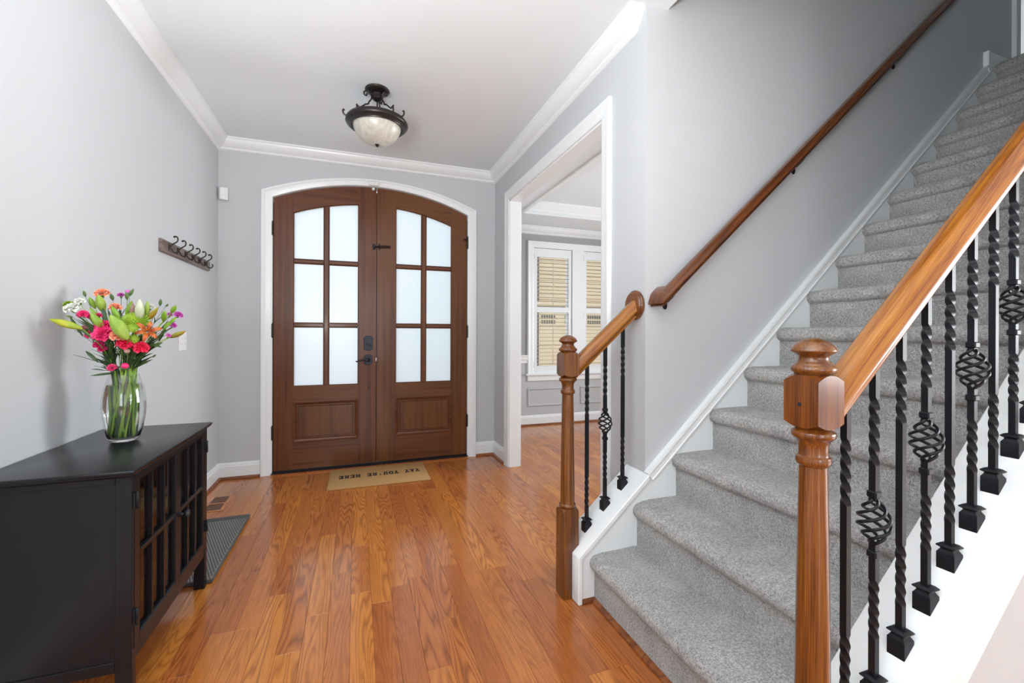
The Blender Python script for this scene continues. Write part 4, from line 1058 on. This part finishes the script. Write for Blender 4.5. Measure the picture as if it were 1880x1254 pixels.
obj('finial', MB().lathe([(0, 2.296), (.006, 2.298), (.009, 2.302), (.0065, 2.305), (.013, 2.308), (.014, 2.312), (.008, 2.315), (0, 2.315)], C_, 20), M_bronze, lt, smooth=True)
for q, a in enumerate((math.radians(188), math.radians(318), math.radians(68))):
    def P(r, z): return (LX+r*math.cos(a), LY+r*math.sin(a), z)
    pth = [P(.122, 2.460), P(.121, 2.500), P(.120, 2.526), P(.124, 2.532), P(.115, 2.526), P(.105, 2.518), P(.096, 2.522), P(.080, 2.536), P(.066, 2.547), P(.053, 2.551), P(.050, 2.563), P(.040, 2.577), P(.034, 2.592), P(.038, 2.610), P(.050, 2.625), P(.066, 2.628), P(.078, 2.619), P(.078, 2.605), P(.068, 2.599), P(.061, 2.606), P(.066, 2.612)]
    obj('scroll_arm', MB().tube(smooth_path(pth), .0048, 8), M_bronze, lt, smooth=True, ang=60)
    obj('arm_link', MB().tube([P(.028, 2.595), P(.036, 2.595)], .003, 6), M_bronze, lt)
    pth = [(LX+r*math.cos(a), LY+r*math.sin(a), z+dz_+.002) for r, z in ((.176, 2.484), (.188, 2.485), (.197, 2.493), (.200, 2.506), (.196, 2.515), (.190, 2.510))]
    obj('scroll_tip', MB().tube(smooth_path(pth), .0050, 8), M_bronze, lt, smooth=True)

# ================================================================ coat rack
cr = thing('coat_rack', 'dark wooden coat rack with six black hooks on the left wall', 'coat rack', (XL, 3.25, 1.62))
prf = [(XL, 1.584), (XL+.014, 1.584), (XL+.020, 1.590), (XL+.020, 1.650), (XL+.014, 1.656), (XL, 1.656)]
obj('board', MB().prism(prf, 'y', 2.890, 3.715), M_rack, cr, org=(XL, 3.3, 1.6), bevel=.002)
for i in range(6):
    y = 2.972+i*.1235; X0 = XL+.020
    hk = obj('hook', MB().box(X0, X0+.003, y-.007, y+.007, 1.600, 1.642).tube(smooth_path([(X0+.003, y, 1.622), (X0+.012, y, 1.612), (X0+.018, y, 1.600), (X0+.028, y, 1.592), (X0+.040, y, 1.594), (X0+.048, y, 1.604), (X0+.048, y, 1.614), (X0+.042, y, 1.617)]), .0038, 8), M_bronze, cr, smooth=True)
    obj('upper_prong', MB().tube(smooth_path([(X0+.003, y, 1.620), (X0+.010, y, 1.630), (X0+.022, y, 1.642), (X0+.036, y, 1.652), (X0+.042, y, 1.664), (X0+.040, y, 1.678), (X0+.032, y, 1.684), (X0+.026, y, 1.681)]), .0038, 8).lathe([(0, -.0062), (.0044, -.0044), (.0062, 0), (.0044, .0044), (0, .0062)], (X0+.026, y, 1.681), 10), M_bronze, hk, smooth=True)
for y in (3.035, 3.60): obj('screw', MB().lathe([(0, 0), (.004, 0), (.003, .0015), (0, .0018)], (0, 0, 0), 10).xf(Matrix.Translation((XL+.020, y, 1.62)) @ Matrix.Rotation(PI/2, 4, 'Y')), M_bronze, cr)
# outlet plate, alarm sensor, door sensor
op = obj('socket_plate', MB().box(XL, XL+.006, 3.182, 3.298, 1.032, 1.147), M_white, None, org=(XL, 3.24, 1.09), bevel=.002)
op['label'] = 'white double switch and socket plate on the left wall behind the flowers'; op['category'] = 'socket plate'
for y in (3.211, 3.269):
    r = obj('insert', MB().box(XL+.006, XL+.009, y-.017, y+.017, 1.056, 1.123), M_white, op, bevel=.001)
    for dz in (-.018, .018):
        for dy in (-.006, .006): obj('slot', MB().box(XL+.0088, XL+.0095, y+dy-.0012, y+dy+.0012, 1.0895+dz-.005, 1.0895+dz+.005), M_grey, r)
ms = MB().prism([(-.028, 0), (.028, 0), (.030, -.006), (.030, -.018), (.022, -.026), (0, -.030), (-.022, -.026), (-.030, -.018), (-.030, -.006)], 'z', 2.168, 2.262)
ms = obj('motion_sensor', ms.xf(Matrix.Translation((-.966, 3.966, 0)) @ Matrix.Rotation(.35, 4, 'Z')), M_white, None, org=(-.966, 3.966, 2.168), bevel=.003)
ms['label'] = 'small white motion sensor high in the left corner'; ms['category'] = 'sensor'
obj('lens', MB().box(-.979, -.945, 3.934, 3.941, 2.20, 2.225), M_trim, ms)
ds = obj('door_sensor', MB().box(.104, .182, YF-.046, YF-.026, 2.405, 2.437), M_white, None, org=(.14, YF-.02, 2.42), bevel=.003)
ds['label'] = 'small white contact sensor on the arch above the door joint'; ds['category'] = 'sensor'
obj('magnet', MB().box(.13, .152, YF-.012, YF+.008, 2.376, 2.398), M_white, ds, bevel=.002)

# ================================================================ things on the floor
dm = obj('doormat', MB().prism([(-.192, 3.438), (.556, 3.438), (.556, 3.897), (-.192, 3.897)], 'z', .0005, .015), M_coir, None, org=(.182, 3.667, 0), bevel=.004, segs=2)
dm['label'] = 'tan coir doormat with black lettering before the front doors'; dm['category'] = 'doormat'
def letter(ch, ox, oy, w_, h_):
    """slab letters as flat strokes on the mat (local x to the right of the reader, y up)"""
    mb = MB(); t = w_*.27; st_ = w_*.20
    def bx_(x0, x1, y0, y1): mb.box(ox+x0*w_, ox+x1*w_, oy+y0*h_, oy+y1*h_, 0, .0012)
    def dg(pts): mb.prism([(ox+x*w_, oy+y*h_) for x, y in pts], 'z', 0, .0012)
    if ch == 'E': bx_(.08, .40, 0, 1); bx_(0, .95, 0, .2); bx_(0, .92, .8, 1); bx_(.35, .72, .41, .59); bx_(.80, .95, .18, .34); bx_(.77, .92, .66, .82)
    if ch == 'H': bx_(.07, .37, 0, 1); bx_(.63, .93, 0, 1); bx_(.3, .7, .41, .59); bx_(0, .44, 0, .12); bx_(.56, 1, 0, .12); bx_(0, .44, .88, 1); bx_(.56, 1, .88, 1)
    if ch == 'R': bx_(.08, .38, 0, 1); bx_(0, .46, 0, .12); bx_(.3, .72, .84, 1); bx_(.3, .72, .42, .56); bx_(.62, .92, .52, .90); dg([(.42, .46), (.72, .46), (1.0, 0), (.66, 0)])
    if ch == 'Y': bx_(.34, .66, 0, .5); bx_(.22, .78, 0, .12); dg([(.34, .42), (.60, .42), (.30, 1), (.02, 1)]); dg([(.40, .42), (.66, .42), (.98, 1), (.70, 1)]); bx_(-.02, .42, .88, 1); bx_(.58, 1.02, .88, 1)
    if ch == 'A': dg([(.08, 0), (.36, 0), (.60, 1), (.34, 1)]); dg([(.64, 0), (.92, 0), (.66, 1), (.40, 1)]); bx_(.3, .7, .24, .38); bx_(-.02, .42, 0, .12); bx_(.58, 1.02, 0, .12)
    if ch == 'U': bx_(.08, .38, .15, 1); bx_(.62, .92, .15, 1); bx_(.16, .84, 0, .22); bx_(0, .45, .88, 1); bx_(.55, 1, .88, 1)
    if ch == 'O': bx_(.02, .34, .18, .82); bx_(.66, .98, .18, .82); bx_(.2, .8, 0, .2); bx_(.2, .8, .8, 1); bx_(.08, .92, .1, .28); bx_(.08, .92, .72, .9) if 0 else dg([(.02, .2), (.2, 0), (.4, .0), (.34, .3)]); dg([(.98, .2), (.8, 0), (.6, 0), (.66, .3)]); dg([(.02, .8), (.2, 1), (.4, 1), (.34, .7)]); dg([(.98, .8), (.8, 1), (.6, 1), (.66, .7)])
    if ch == "'": bx_(.34, .62, .62, 1)
    return mb
txt = "YAY YOU'RE HERE"; cw = .0418; words = {}
for i, ch in enumerate(txt):
    if ch == ' ': continue
    mb = letter(ch, -len(txt)*cw/2+i*cw+.003, -.037, cw-.006, .074)
    mb.xf(Matrix.Translation((.190, 3.681, .0148)) @ Matrix.Rotation(PI, 4, 'Z'))
    obj('letter', mb, M_ink, dm, org=(.19, 3.68, .0148))
tr = thing('boot_tray', 'grey studded rubber boot tray partly under the black cabinet', 'boot tray', (-.80, 2.72, 0))
TX0, TX1_, TYa, TYb = -.985, -.612, 2.352, 3.112
obj('base', MB().box(TX0+.004, TX1_-.004, TYa+.004, TYb-.004, .001, .005), M_rubber, tr)
mb = MB().sweep([(TX0, TYa, 0), (TX0, TYb, 0), (TX1_, TYb, 0), (TX1_, TYa, 0)][::-1], (0, 0, 1), [(0, .001), (-.004, .021), (.004, .021), (.013, .005), (.013, .001)], True)
obj('rim', mb, M_rubrim, tr, bevel=.002)
mb = MB(); r = 0; y = TYa+.022
while y < TYb-.02:
    x = TX0+.022+(.006 if r % 2 else 0)
    while x < TX1_-.018:
        for q in range(1):
            mb.add([(x-.0032, y-.0055, .005), (x+.0032, y-.0055, .005), (x+.0032, y+.0055, .005), (x-.0032, y+.0055, .005), (x-.002, y-.003, .0085), (x+.002, y-.003, .0085), (x+.002, y+.003, .0085), (x-.002, y+.003, .0085)],
                   [(4, 5, 6, 7), (0, 1, 5, 4), (1, 2, 6, 5), (2, 3, 7, 6), (3, 0, 4, 7)])
        x += .0125
    y += .0165; r += 1
obj('studs', mb, M_rubrim, tr, kind='stuff')
vt = thing('floor_vent', 'brown wooden floor vent in the corner by the left wall', 'floor vent', (-.87, 3.43, 0))
vx0, vx1, vy0, vy1 = -.932, -.800, 3.285, 3.580
obj('frame', MB().sweep([(vx0, vy0, 0), (vx1, vy0, 0), (vx1, vy1, 0), (vx0, vy1, 0)], (0, 0, 1), [(0, 0), (0, .003), (.020, .003), (.020, 0)], True).box(vx0+.02, vx1-.02, 3.425, 3.440, 0, .003), M_floor, vt)
obj('void', MB().box(vx0+.02, vx1-.02, vy0+.02, vy1-.02, .0002, .0006), M_dark, vt)
for a, b in ((vy0+.02, 3.425), (3.440, vy1-.02)):
    n = 12
    for i in range(n): obj('slat', MB().box(vx0+.02, vx1-.02, a+(b-a)*(i+.25)/n, a+(b-a)*(i+.75)/n, .0006, .0028), M_vent, vt)
